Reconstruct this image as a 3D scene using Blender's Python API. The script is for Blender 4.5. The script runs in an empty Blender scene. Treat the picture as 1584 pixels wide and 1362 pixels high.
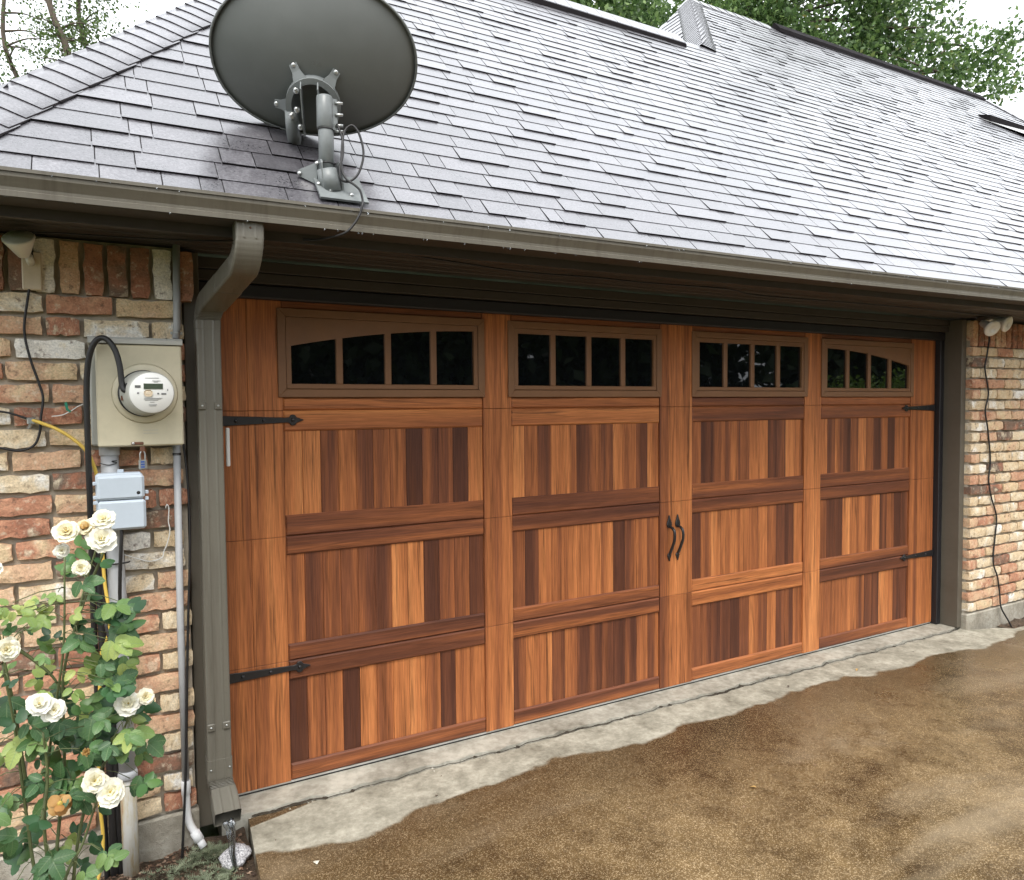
import bpy, bmesh, math, random
import numpy as np
from mathutils import Vector, Matrix, Euler
R = math.radians
rnd = random.Random(7)
scene = bpy.context.scene
COL = scene.collection

# ------------------------------------------------------------------ camera
cd = bpy.data.cameras.new("camera")
cd.sensor_fit = 'HORIZONTAL'; cd.sensor_width = 36.0; cd.lens = 26.02
cd.clip_start = 0.05; cd.clip_end = 2000
cam = bpy.data.objects.new("camera", cd); COL.objects.link(cam)
cam.location = (-0.397, -3.1914, 1.6041)
cam.rotation_euler = (1.52697, 0.00898, -0.50976)
scene.camera = cam

# ------------------------------------------------------------------ sky, sun, exposure
SUN_EL, SUN_AZ = 58.0, 205.0           # overcast: the sun only a wide bright patch behind the viewer
world = bpy.data.worlds.new("World"); scene.world = world; world.use_nodes = True
wn = world.node_tree; wn.nodes.clear()
sky = wn.nodes.new('ShaderNodeTexSky'); sky.sky_type = 'NISHITA'; sky.sun_disc = False
sky.sun_elevation = R(SUN_EL); sky.sun_rotation = R(SUN_AZ)
sky.air_density = 1.0; sky.dust_density = 6.0; sky.ozone_density = 1.0
hs = wn.nodes.new('ShaderNodeHueSaturation'); hs.inputs['Saturation'].default_value = 0.35
mx = wn.nodes.new('ShaderNodeMix'); mx.data_type = 'RGBA'; mx.inputs[0].default_value = 0.82
mx.inputs[7].default_value = (8.6, 8.9, 9.3, 1)          # even cloud deck
bg = wn.nodes.new('ShaderNodeBackground'); bg.inputs['Strength'].default_value = 0.115
wo = wn.nodes.new('ShaderNodeOutputWorld')
wn.links.new(sky.outputs[0], hs.inputs['Color']); wn.links.new(hs.outputs[0], mx.inputs[6])
wn.links.new(mx.outputs[2], bg.inputs['Color']); wn.links.new(bg.outputs[0], wo.inputs['Surface'])
sd = bpy.data.lights.new("sun", 'SUN'); sd.energy = 1.2; sd.angle = R(25); sd.color = (1.0, 0.96, 0.9)
sun = bpy.data.objects.new("sun", sd); COL.objects.link(sun)
az = R(SUN_AZ)
sdir = Vector((math.sin(az) * math.cos(R(SUN_EL)), math.cos(az) * math.cos(R(SUN_EL)), math.sin(R(SUN_EL))))
sun.rotation_euler = (-sdir).to_track_quat('-Z', 'Y').to_euler()
vs = scene.view_settings
vs.view_transform = 'Standard'; vs.look = 'None'; vs.exposure = 1.2; vs.gamma = 1.0; vs.use_curve_mapping = False
cy = scene.cycles
cy.max_bounces = 6; cy.diffuse_bounces = 3; cy.glossy_bounces = 3; cy.transmission_bounces = 5; cy.transparent_max_bounces = 4
cy.caustics_reflective = False; cy.caustics_refractive = False; cy.use_adaptive_sampling = True; cy.adaptive_threshold = 0.02

# ------------------------------------------------------------------ helpers
WL = {}
def tag(o, label=None, cat=None, group=None, kind=None):
    if label: o['label'] = label
    if cat: o['category'] = cat
    if group: o['group'] = group
    if kind: o['kind'] = kind
    return o
def place(o, parent=None, loc=(0, 0, 0)):
    """loc is a world position (parents are unrotated Empties or meshes)."""
    COL.objects.link(o)
    loc = Vector(loc); WL[o.name] = loc
    if parent is not None:
        o.parent = parent; o.location = loc - WL[parent.name]
    else:
        o.location = loc
    return o
def empty(name, loc, parent=None, **k):
    o = bpy.data.objects.new(name, None); o.empty_display_size = 0.1
    place(o, parent, loc); return tag(o, **k)
def add(name, mesh, mat=None, parent=None, loc=(0, 0, 0), color=None, **k):
    if mat is not None and len(mesh.materials) == 0: mesh.materials.append(mat)
    o = bpy.data.objects.new(name, mesh); place(o, parent, loc)
    if color is not None: o.color = color
    return tag(o, **k)
def mesh_np(name, verts, faces, smooth=False):
    m = bpy.data.meshes.new(name); m.from_pydata([tuple(v) for v in verts], [], faces)
    if smooth: m.polygons.foreach_set('use_smooth', [True] * len(m.polygons))
    m.update(); return m

class MB:
    def __init__(s): s.v = []; s.f = []; s.s = []
    def _add(s, v, f, smooth=False):
        b = len(s.v); s.v += [tuple(p) for p in v]
        for q in f: s.f.append(tuple(i + b for i in q)); s.s.append(smooth)
        return s
    def box(s, x0, x1, y0, y1, z0, z1):
        v = [(x, y, z) for z in (z0, z1) for y in (y0, y1) for x in (x0, x1)]
        return s._add(v, [(0, 2, 3, 1), (4, 5, 7, 6), (0, 1, 5, 4), (2, 6, 7, 3), (0, 4, 6, 2), (1, 3, 7, 5)])
    def prism(s, poly, axis, a, b):
        """poly: list of 2D points counter to nothing in particular; extruded along axis 'x','y','z' from a to b."""
        def P(p, t):
            return {'x': (t, p[0], p[1]), 'y': (p[0], t, p[1]), 'z': (p[0], p[1], t)}[axis]
        n = len(poly)
        v = [P(p, a) for p in poly] + [P(p, b) for p in poly]
        f = [tuple(range(n)), tuple(range(2 * n - 1, n - 1, -1))]
        f += [(i, i + n, (i + 1) % n + n, (i + 1) % n) for i in range(n)]
        return s._add(v, f)
    def tube(s, pts, r, seg=8, closed=False, cap=True, smooth=True):
        pts = [Vector(p) for p in pts]; n = len(pts)
        rs = r if isinstance(r, (list, tuple)) else [r] * n
        ref = None; v = []
        for i, p in enumerate(pts):
            a = pts[i - 1] if i > 0 else (pts[-1] if closed else p); b = pts[i + 1] if i < n - 1 else (pts[0] if closed else p)
            t = (b - a); t = t.normalized() if t.length > 1e-9 else Vector((0, 0, 1))
            if ref is None:
                ref = Vector((0, 0, 1)) if abs(t.z) < 0.9 else Vector((1, 0, 0))
            u = (ref - t * ref.dot(t))
            if u.length < 1e-6: u = t.orthogonal()
            u.normalize(); w = t.cross(u); ref = u
            for k in range(seg):
                an = 2 * math.pi * k / seg
                v.append(p + (u * math.cos(an) + w * math.sin(an)) * rs[i])
        f = []
        for i in range(n - 1 + (1 if closed else 0)):
            for k in range(seg):
                a = i * seg + k; b = i * seg + (k + 1) % seg
                c = ((i + 1) % n) * seg + (k + 1) % seg; d = ((i + 1) % n) * seg + k
                f.append((a, b, c, d))
        if cap and not closed:
            f.append(tuple(reversed(range(seg)))); f.append(tuple(range((n - 1) * seg, n * seg)))
        return s._add(v, f, smooth)
    def lathe(s, prof, c, ax=(0, 0, 1), seg=24, smooth=True):
        """prof: list of (radius, height along ax)."""
        ax = Vector(ax).normalized(); u = ax.orthogonal().normalized(); w = ax.cross(u); c = Vector(c)
        v = []
        for (r, h) in prof:
            for k in range(seg):
                a = 2 * math.pi * k / seg
                v.append(c + ax * h + (u * math.cos(a) + w * math.sin(a)) * max(r, 1e-5))
        f = []
        for i in range(len(prof) - 1):
            for k in range(seg):
                f.append((i * seg + k, i * seg + (k + 1) % seg, (i + 1) * seg + (k + 1) % seg, (i + 1) * seg + k))
        f.append(tuple(reversed(range(seg)))); n = (len(prof) - 1) * seg; f.append(tuple(range(n, n + seg)))
        return s._add(v, f, smooth)
    def mesh(s, name, off=(0, 0, 0), fix=True):
        o = Vector(off)
        m = bpy.data.meshes.new(name); m.from_pydata([tuple(Vector(p) - o) for p in s.v], [], s.f)
        m.polygons.foreach_set('use_smooth', s.s); m.update()
        if fix:
            b = bmesh.new(); b.from_mesh(m); bmesh.ops.recalc_face_normals(b, faces=b.faces); b.to_mesh(m); b.free()
        return m
    def build(s, name, mat, parent=None, loc=None, color=None, bevel=0, **k):
        if loc is None:
            a = np.array(s.v); loc = ((a[:, 0].min() + a[:, 0].max()) / 2, (a[:, 1].min() + a[:, 1].max()) / 2, a[:, 2].min())
        m = s.mesh(name, loc)
        if bevel:
            b = bmesh.new(); b.from_mesh(m)
            bmesh.ops.bevel(b, geom=[e for e in b.edges if e.calc_face_angle(0) > 0.6], offset=bevel, segments=1, affect='EDGES', profile=0.7)
            b.to_mesh(m); b.free()
        return add(name, m, mat, parent, loc, color, **k)

def smooth_path(pts, n=8):
    """Catmull-Rom through pts."""
    P = [Vector(p) for p in pts]; P = [2 * P[0] - P[1]] + P + [2 * P[-1] - P[-2]]
    out = []
    for i in range(1, len(P) - 2):
        for k in range(n):
            t = k / n; a, b, c, d = P[i - 1], P[i], P[i + 1], P[i + 2]
            out.append(0.5 * ((2 * b) + (c - a) * t + (2 * a - 5 * b + 4 * c - d) * t * t + (3 * b - a - 3 * c + d) * t ** 3))
    out.append(P[-2]); return out

# ------------------------------------------------------------------ materials
class NT:
    def __init__(s, name):
        s.m = bpy.data.materials.new(name); s.m.use_nodes = True; s.t = s.m.node_tree
        s.b = s.t.nodes['Principled BSDF']; s.o = s.t.nodes['Material Output']
    def n(s, kind, **kw):
        nd = s.t.nodes.new('ShaderNode' + kind)
        for k, v in kw.items():
            if k.startswith('p_'): setattr(nd, k[2:], v)
        for k, v in kw.items():
            if k.startswith('p_'): continue
            key = int(k[1:]) if k[0] == 'i' and k[1:].isdigit() else k.replace('_', ' ')
            s.set(nd.inputs[key], v)
        return nd
    def set(s, sock, v):
        if hasattr(v, 'is_output') or isinstance(v, bpy.types.NodeSocket): s.t.links.new(v, sock)
        else:
            if isinstance(v, (tuple, list)) and len(v) == 3 and sock.type == 'RGBA': v = (*v, 1)
            sock.default_value = v
    def P(s, **kw):
        for k, v in kw.items(): s.set(s.b.inputs[k.replace('_', ' ')], v)
    def math(s, op, a, b=0.0, c=0.0, clamp=False):
        nd = s.n('Math', p_operation=op, p_use_clamp=clamp, i0=a, i1=b, i2=c); return nd.outputs[0]
    def vmath(s, op, a, b=(0, 0, 0)):
        nd = s.n('VectorMath', p_operation=op, i0=a, i1=b); return nd.outputs[0]
    def mix(s, f, a, b, mode='MIX'):
        nd = s.n('Mix', p_data_type='RGBA', p_blend_type=mode); s.set(nd.inputs[0], f); s.set(nd.inputs[6], a); s.set(nd.inputs[7], b)
        return nd.outputs[2]
    def ramp(s, f, stops, interp='LINEAR'):
        nd = s.n('ValToRGB', Fac=f); cr = nd.color_ramp; cr.interpolation = interp
        while len(cr.elements) < len(stops): cr.elements.new(0.5)
        for e, (p, c) in zip(cr.elements, stops):
            e.position = p; e.color = (*c, 1) if len(c) == 3 else c
        return nd.outputs[0]
    def rng(s, v, a, b, c=0.0, d=1.0, sm=False):
        nd = s.n('MapRange', Value=v, i1=a, i2=b, i3=c, i4=d)
        if sm: nd.interpolation_type = 'SMOOTHSTEP'
        return nd.outputs[0]
    def noise(s, vec, scale, detail=4, rough=0.55, dist=0.0):
        nd = s.n('TexNoise', Vector=vec, Scale=scale, Detail=detail, Roughness=rough, Distortion=dist); return nd.outputs[0]
    def vscale(s, vec, sc): return s.n('Mapping', Vector=vec, Scale=sc).outputs[0]
    def objc(s): return s.n('TexCoord').outputs['Object']
    def pos(s): return s.n('NewGeometry').outputs['Position']
    def ocol(s):
        oi = s.n('ObjectInfo'); sp = s.n('SeparateColor', Color=oi.outputs['Color']); return sp.outputs[0], sp.outputs[1], sp.outputs[2], oi.outputs['Random']
    def bump(s, h, strength=0.3, dist=0.01):
        s.set(s.b.inputs['Normal'], s.n('Bump', Height=h, Strength=strength, Distance=dist).outputs[0])

def plain(name, col, rough=0.5, metal=0.0, spec=0.5, var=0.12, scale=9.0, bump=0.0, bscale=80):
    t = NT(name); p = t.objc()
    n = t.noise(p, scale, 5); n2 = t.noise(p, scale * 6, 3)
    f = t.rng(t.math('ADD', n, t.math('MULTIPLY', n2, 0.4)), 0.4, 1.0, 1 - var, 1 + var)
    c = t.n('Mix', p_data_type='RGBA', p_blend_type='MULTIPLY'); c.inputs[0].default_value = 1
    c.inputs[6].default_value = (*col, 1)
    cmb = t.n('CombineColor', Red=f, Green=f, Blue=f).outputs[0]; t.set(c.inputs[7], cmb)
    t.P(Base_Color=c.outputs[2], Roughness=t.rng(n, 0.3, 0.7, rough * 0.85, min(1, rough * 1.15)), Metallic=metal)
    t.b.inputs['Specular IOR Level'].default_value = spec
    if bump: t.bump(t.noise(p, bscale, 3), bump, 0.002)
    return t.m

def wood_mat(name, along):
    """Stained cedar; object colour r = tone, g = seed."""
    t = NT(name); tone, seed, _, rd = t.ocol(); p = t.pos()
    off = t.n('CombineXYZ', X=t.math('MULTIPLY', seed, 41.0), Y=t.math('MULTIPLY', seed, 23.0), Z=t.math('MULTIPLY', seed, 17.0)).outputs[0]
    p = t.vmath('ADD', p, off)
    S = (lambda a, c: (c, c, a)) if along == 'z' else (lambda a, c: (a, c, c))
    broad = t.noise(t.vscale(p, S(0.5, 9)), 1.0, 2, 0.5)
    mid = t.noise(t.vscale(p, S(1.8, 60)), 1.0, 5, 0.65, 0.3)
    fine = t.noise(t.vscale(p, S(7, 260)), 1.0, 3, 0.6)
    warp = t.noise(t.vscale(p, S(1.3, 7)), 1.0, 2, 0.5)
    ax = t.n('SeparateXYZ', Vector=p).outputs['X' if along == 'z' else 'Z']
    ring = t.math('SINE', t.math('ADD', t.math('MULTIPLY', ax, 150.0), t.math('MULTIPLY', warp, 26.0)))
    ring = t.rng(ring, 0.55, 1.0, 0, 1)
    ringm = t.rng(t.noise(t.vscale(p, S(0.8, 5)), 1.3, 2), 0.5, 0.66, 0, 1)
    strip = t.noise(t.vscale(p, S(0.3, 24)), 1.0, 1, 0.4)
    tn = t.math('ADD', t.math('MULTIPLY', tone, 0.98), 0.0)
    v = t.math('ADD', tn, t.math('MULTIPLY', t.math('SUBTRACT', broad, 0.5), 0.9))
    v = t.math('ADD', v, t.math('MULTIPLY', t.math('SUBTRACT', strip, 0.5), 0.75))
    v = t.math('ADD', v, t.math('MULTIPLY', t.math('SUBTRACT', mid, 0.5), 0.5))
    base = t.ramp(v, [(0.05, (0.080, 0.029, 0.017)), (0.28, (0.150, 0.052, 0.026)), (0.5, (0.290, 0.098, 0.036)), (0.72, (0.460, 0.164, 0.055)), (0.95, (0.61, 0.243, 0.084))])
    dark = t.math('MULTIPLY', ring, ringm)
    dark = t.math('MAXIMUM', t.math('MULTIPLY', dark, 0.55), t.rng(mid, 0.52, 0.68, 0, 0.85))
    base = t.mix(dark, base, (0.095, 0.031, 0.013))
    fr = t.rng(fine, 0.3, 0.7, 0.68, 1.3)
    base = t.mix(1.0, base, t.n('CombineColor', Red=fr, Green=fr, Blue=fr).outputs[0], 'MULTIPLY')
    t.P(Base_Color=base, Roughness=t.rng(fine, 0.3, 0.7, 0.38, 0.55)); t.b.inputs['Specular IOR Level'].default_value = 0.3
    t.bump(fine, 0.12, 0.002)
    return t.m
M = {}
M['wood_v'] = wood_mat('wood_vertical', 'z'); M['wood_h'] = wood_mat('wood_horizontal', 'x')
M['frame'] = plain('window_frame_brown', (0.205, 0.098, 0.043), 0.5, var=0.1, bump=0.08, bscale=300)

def brick_mat():
    t = NT('brick'); tone, seed, extra, rd = t.ocol(); p = t.objc()
    off = t.n('CombineXYZ', X=t.math('MULTIPLY', seed, 31.0), Y=t.math('MULTIPLY', rd, 19.0), Z=t.math('MULTIPLY', seed, 7.0)).outputs[0]
    p = t.vmath('ADD', p, off)
    n1 = t.noise(p, 9, 5, 0.62, 0.4); n2 = t.noise(p, 38, 5, 0.65); n3 = t.noise(p, 150, 3, 0.6)
    stops = [(0.0, (0.75, 0.72, 0.66)), (0.12, (0.62, 0.52, 0.37)), (0.3, (0.58, 0.44, 0.27)), (0.45, (0.55, 0.36, 0.23)),
             (0.62, (0.46, 0.235, 0.145)), (0.78, (0.33, 0.145, 0.09)), (0.9, (0.21, 0.13, 0.09)), (1.0, (0.13, 0.095, 0.075))]
    v = t.math('ADD', tone, t.math('MULTIPLY', t.math('SUBTRACT', n1, 0.5), t.math('MULTIPLY', extra, 1.5)))
    c = t.ramp(v, stops)
    # lime smears and soot with shapes of their own
    c = t.mix(t.math('MULTIPLY', t.rng(n1, 0.58, 0.66, 0, 1), t.math('MULTIPLY', extra, 0.8)), c, (0.66, 0.56, 0.40))
    c = t.mix(t.rng(n2, 0.57, 0.68, 0, 0.75), c, (0.13, 0.08, 0.055))
    c = t.mix(t.rng(n2, 0.43, 0.30, 0, 0.6), c, (0.68, 0.60, 0.45))
    f = t.rng(n3, 0.3, 0.7, 0.86, 1.38)
    c = t.mix(1.0, c, t.n('CombineColor', Red=f, Green=f, Blue=f).outputs[0], 'MULTIPLY')
    t.P(Base_Color=c, Roughness=0.85); t.b.inputs['Specular IOR Level'].default_value = 0.25
    t.bump(n2, 0.6, 0.006)
    return t.m
M['brick'] = brick_mat()
M['mortar'] = plain('mortar', (0.40, 0.355, 0.285), 0.95, var=0.3, scale=14, bump=0.6, bscale=220, spec=0.2)

def conc_mat():
    t = NT('foundation_concrete'); p = t.pos()
    n = t.noise(p, 6, 6, 0.6); n2 = t.noise(p, 45, 4); n3 = t.noise(p, 260, 2)
    c = t.ramp(t.math('ADD', t.math('MULTIPLY', n, 0.7), t.math('MULTIPLY', n2, 0.3)), [(0.3, (0.19, 0.165, 0.125)), (0.5, (0.34, 0.31, 0.25)), (0.68, (0.50, 0.47, 0.40))])
    t.P(Base_Color=c, Roughness=0.88); t.bump(t.math('ADD', n2, t.math('MULTIPLY', n3, 0.5)), 0.6, 0.012); return t.m
M['concrete'] = conc_mat()

def shingle_mat(name, attr):
    t = NT(name); p = t.pos()
    if attr: tone = t.n('Attribute', p_attribute_name='tone').outputs['Fac']
    else: tone = t.ocol()[0]
    g2 = t.noise(p, 110, 4, 0.75); g3 = t.noise(p, 9, 3)
    v = t.math('ADD', t.math('MULTIPLY', tone, 0.35), t.math('ADD', t.math('MULTIPLY', t.math('SUBTRACT', g2, 0.5), 1.5), t.math('MULTIPLY', g3, 0.5)))
    c = t.ramp(v, [(0.05, (0.020, 0.018, 0.022)), (0.4, (0.078, 0.074, 0.084)), (0.75, (0.175, 0.168, 0.184)), (1.0, (0.38, 0.37, 0.395))])
    rgh = t.rng(t.math('ADD', g2, t.math('MULTIPLY', g3, 0.6)), 0.55, 1.05, 0.24, 0.46)
    t.P(Base_Color=c, Roughness=rgh); t.b.inputs['Specular IOR Level'].default_value = 1.0
    t.b.inputs['Coat Weight'].default_value = 1.0; t.b.inputs['Coat Roughness'].default_value = 0.24; t.b.inputs['Coat IOR'].default_value = 1.6   # film of rain
    t.bump(g2, 0.14, 0.003); return t.m
M['shingle'] = shingle_mat('wet_asphalt_shingle', False); M['shingle_f'] = shingle_mat('wet_asphalt_shingle_field', True)
M['core_shadow'] = plain('asphalt_core_shadow', (0.012, 0.010, 0.011), 0.75, spec=0.2)  # black asphalt edge that also paints in the shadow line under each course
M['deck'] = plain('roof_felt', (0.03, 0.027, 0.03), 0.8)
M['vent'] = plain('ridge_vent', (0.012, 0.010, 0.011), 0.8, spec=0.1)
def streaked(name, col, dirt, rough):
    t = NT(name); p = t.pos(); n = t.noise(t.vscale(p, (26, 6, 1.6)), 1.0, 5, 0.65); n2 = t.noise(p, 1.4, 4); n3 = t.noise(p, 70, 3)
    c = t.mix(t.rng(n, 0.50, 0.72, 0, 0.7), col, dirt); c = t.mix(t.rng(n2, 0.35, 0.7, 0, 0.45), c, tuple(v * 1.25 for v in col)); c = t.mix(t.rng(n3, 0.62, 0.75, 0, 0.3), c, dirt)
    t.P(Base_Color=c, Roughness=t.rng(n, 0.3, 0.7, rough * 0.8, rough * 1.3)); t.bump(n2, 0.08, 0.01); return t.m
M['gutter'] = streaked('gutter_paint', (0.125, 0.113, 0.088), (0.065, 0.054, 0.038), 0.36)
M['gutter_floor_shade'] = plain('gutter_floor_painted_shade', (0.045, 0.037, 0.028), 0.7, var=0.3, scale=6)  # shade on the gutter's underside, painted in as a darker colour
M['spout'] = streaked('downspout_paint', (0.130, 0.121, 0.097), (0.080, 0.069, 0.052), 0.40)
M['trim'] = plain('trim_paint', (0.105, 0.092, 0.070), 0.55, var=0.12, scale=5, bump=0.1, bscale=60)
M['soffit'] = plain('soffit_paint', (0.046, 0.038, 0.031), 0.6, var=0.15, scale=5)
M['rubber'] = plain('black_seal', (0.012, 0.011, 0.013), 0.55)
M['iron'] = plain('black_iron', (0.012, 0.011, 0.012), 0.38, spec=0.6, bump=0.2, bscale=120)
M['alu'] = plain('bare_aluminium', (0.62, 0.62, 0.60), 0.4, 0.6)
M['white'] = plain('white_plastic', (0.76, 0.76, 0.73), 0.4, var=0.05)
M['pvc'] = plain('white_pipe', (0.72, 0.72, 0.72), 0.4, var=0.08)
M['grey_pvc'] = plain('grey_conduit', (0.42, 0.43, 0.44), 0.5, var=0.12)
M['grey_box'] = plain('grey_blue_plastic', (0.46, 0.52, 0.58), 0.45, var=0.06)
M['meter_box'] = plain('aged_beige_enamel', (0.56, 0.51, 0.37), 0.45, var=0.16, scale=5)
M['meter_grey'] = plain('grey_enamel', (0.42, 0.42, 0.38), 0.45)
M['black'] = plain('black_cable', (0.013, 0.012, 0.012), 0.5)
M['yellow'] = plain('yellow_cable', (0.62, 0.42, 0.07), 0.5)
M['green'] = plain('green_tag', (0.02, 0.22, 0.13), 0.5)
M['rust'] = plain('rusty_steel', (0.16, 0.075, 0.045), 0.7, 0.3, var=0.4)
M['steel'] = plain('zinc_steel', (0.50, 0.51, 0.50), 0.32, 0.85)
M['blue'] = plain('blue_label', (0.05, 0.10, 0.30), 0.5)
M['lcd'] = plain('meter_display', (0.065, 0.085, 0.06), 0.25)
M['ink'] = plain('printed_grey_ink', (0.12, 0.12, 0.12), 0.6)
M['sticker'] = plain('cream_seal', (0.66, 0.56, 0.42), 0.5)
M['dish'] = plain('dish_grey', (0.150, 0.160, 0.155), 0.6, var=0.12, scale=3)
M['dish_b'] = plain('mount_grey', (0.185, 0.20, 0.20), 0.42, var=0.15, scale=14)
M['bark'] = plain('bark', (0.11, 0.085, 0.065), 0.95, var=0.4, scale=6, bump=0.8, bscale=30)
M['cane'] = plain('rose_cane', (0.10, 0.12, 0.045), 0.6, var=0.3, scale=20)

def glass_pane():
    t = NT('dark_window_glass'); p = t.pos()
    t.P(Base_Color=(0.004, 0.005, 0.006), Roughness=0.015); t.b.inputs['IOR'].default_value = 1.5
    t.bump(t.noise(p, 2.2, 2), 0.02, 0.02); return t.m
M['pane'] = glass_pane()
def water_mat():
    t = NT('running_water'); tr = t.n('BsdfTransparent', Color=(0.93, 0.95, 0.96)); gl = t.n('BsdfGlossy', Color=(0.95, 0.97, 1.0), Roughness=0.06)
    lw = t.n('LayerWeight', Blend=0.35); ms = t.n('MixShader'); t.t.links.new(t.math('ADD', t.math('MULTIPLY', lw.outputs['Fresnel'], 0.75), 0.10), ms.inputs[0])
    t.t.links.new(tr.outputs[0], ms.inputs[1]); t.t.links.new(gl.outputs[0], ms.inputs[2]); t.t.links.new(ms.outputs[0], t.o.inputs['Surface']); return t.m
M['water'] = water_mat()

def leaf_mat(name, stops, attr=True, trans=0.35, rough=0.5):
    t = NT(name)
    if attr: tone = t.n('Attribute', p_attribute_name='tone').outputs['Fac']
    else: tone = t.ocol()[0]
    c = t.ramp(tone, stops)
    if not attr:
        p = t.objc(); n = t.noise(p, 60, 3)
        f = t.rng(n, 0.3, 0.7, 0.8, 1.2); c = t.mix(1.0, c, t.n('CombineColor', Red=f, Green=f, Blue=f).outputs[0], 'MULTIPLY')
    t.P(Base_Color=c, Roughness=rough); t.b.inputs['Specular IOR Level'].default_value = 0.4
    if name == 'rose_leaf':        # pale midrib and side veins
        xyz = t.n('SeparateXYZ', Vector=t.objc()); ax_ = t.math('ABSOLUTE', xyz.outputs[0])
        v1 = t.rng(ax_, 0.012, 0.03, 1, 0); v2 = t.rng(t.math('SINE', t.math('MULTIPLY', t.math('SUBTRACT', xyz.outputs[1], t.math('MULTIPLY', ax_, 0.7)), 44.0)), 0.75, 1.0, 0, 0.35)
        c = t.mix(t.math('MULTIPLY', t.math('MAXIMUM', v1, v2), 0.5), c, (0.20, 0.28, 0.13)); t.P(Base_Color=c)
        t.bump(v2, 0.4, 0.02)
    tr = t.n('BsdfTranslucent', Color=c); ms = t.n('MixShader'); ms.inputs[0].default_value = trans
    t.t.links.new(t.b.outputs[0], ms.inputs[1]); t.t.links.new(tr.outputs[0], ms.inputs[2]); t.t.links.new(ms.outputs[0], t.o.inputs['Surface'])
    return t.m
M['leaf_tree'] = leaf_mat('maple_leaf', [(0.0, (0.020, 0.045, 0.014)), (0.45, (0.105, 0.185, 0.058)), (0.85, (0.24, 0.35, 0.115)), (1.0, (0.30, 0.20, 0.07))], trans=0.45)
M['leaf_thin'] = leaf_mat('pale_leaf', [(0.0, (0.045, 0.075, 0.022)), (0.6, (0.11, 0.17, 0.05)), (1.0, (0.2, 0.25, 0.09))], trans=0.5)
M['leaf_dark'] = leaf_mat('dark_leaf', [(0.0, (0.012, 0.026, 0.010)), (1.0, (0.05, 0.085, 0.025))], trans=0.2)
M['leaf_shrub'] = leaf_mat('shrub_leaf', [(0.0, (0.07, 0.13, 0.02)), (1.0, (0.26, 0.40, 0.06))], trans=0.3)
M['rose_leaf'] = leaf_mat('rose_leaf', [(0.0, (0.040, 0.100, 0.038)), (0.4, (0.085, 0.180, 0.062)), (0.7, (0.20, 0.30, 0.075)), (1.0, (0.42, 0.47, 0.14))], attr=False, trans=0.22, rough=0.4)
M['petal'] = leaf_mat('rose_petal', [(0.0, (0.88, 0.87, 0.80)), (0.55, (0.82, 0.77, 0.54)), (0.8, (0.62, 0.42, 0.16)), (1.0, (0.40, 0.20, 0.06))], attr=False, trans=0.25, rough=0.6)
M['heart'] = plain('rose_heart', (0.42, 0.30, 0.06), 0.8, var=0.4, scale=120)
M['weed'] = leaf_mat('weed_leaf', [(0.0, (0.14, 0.17, 0.10)), (1.0, (0.34, 0.38, 0.25))], trans=0.25)
M['litter'] = leaf_mat('bed_litter', [(0.0, (0.05, 0.03, 0.02)), (0.5, (0.16, 0.09, 0.055)), (1.0, (0.38, 0.27, 0.19))], trans=0.05, rough=0.8)

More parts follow.
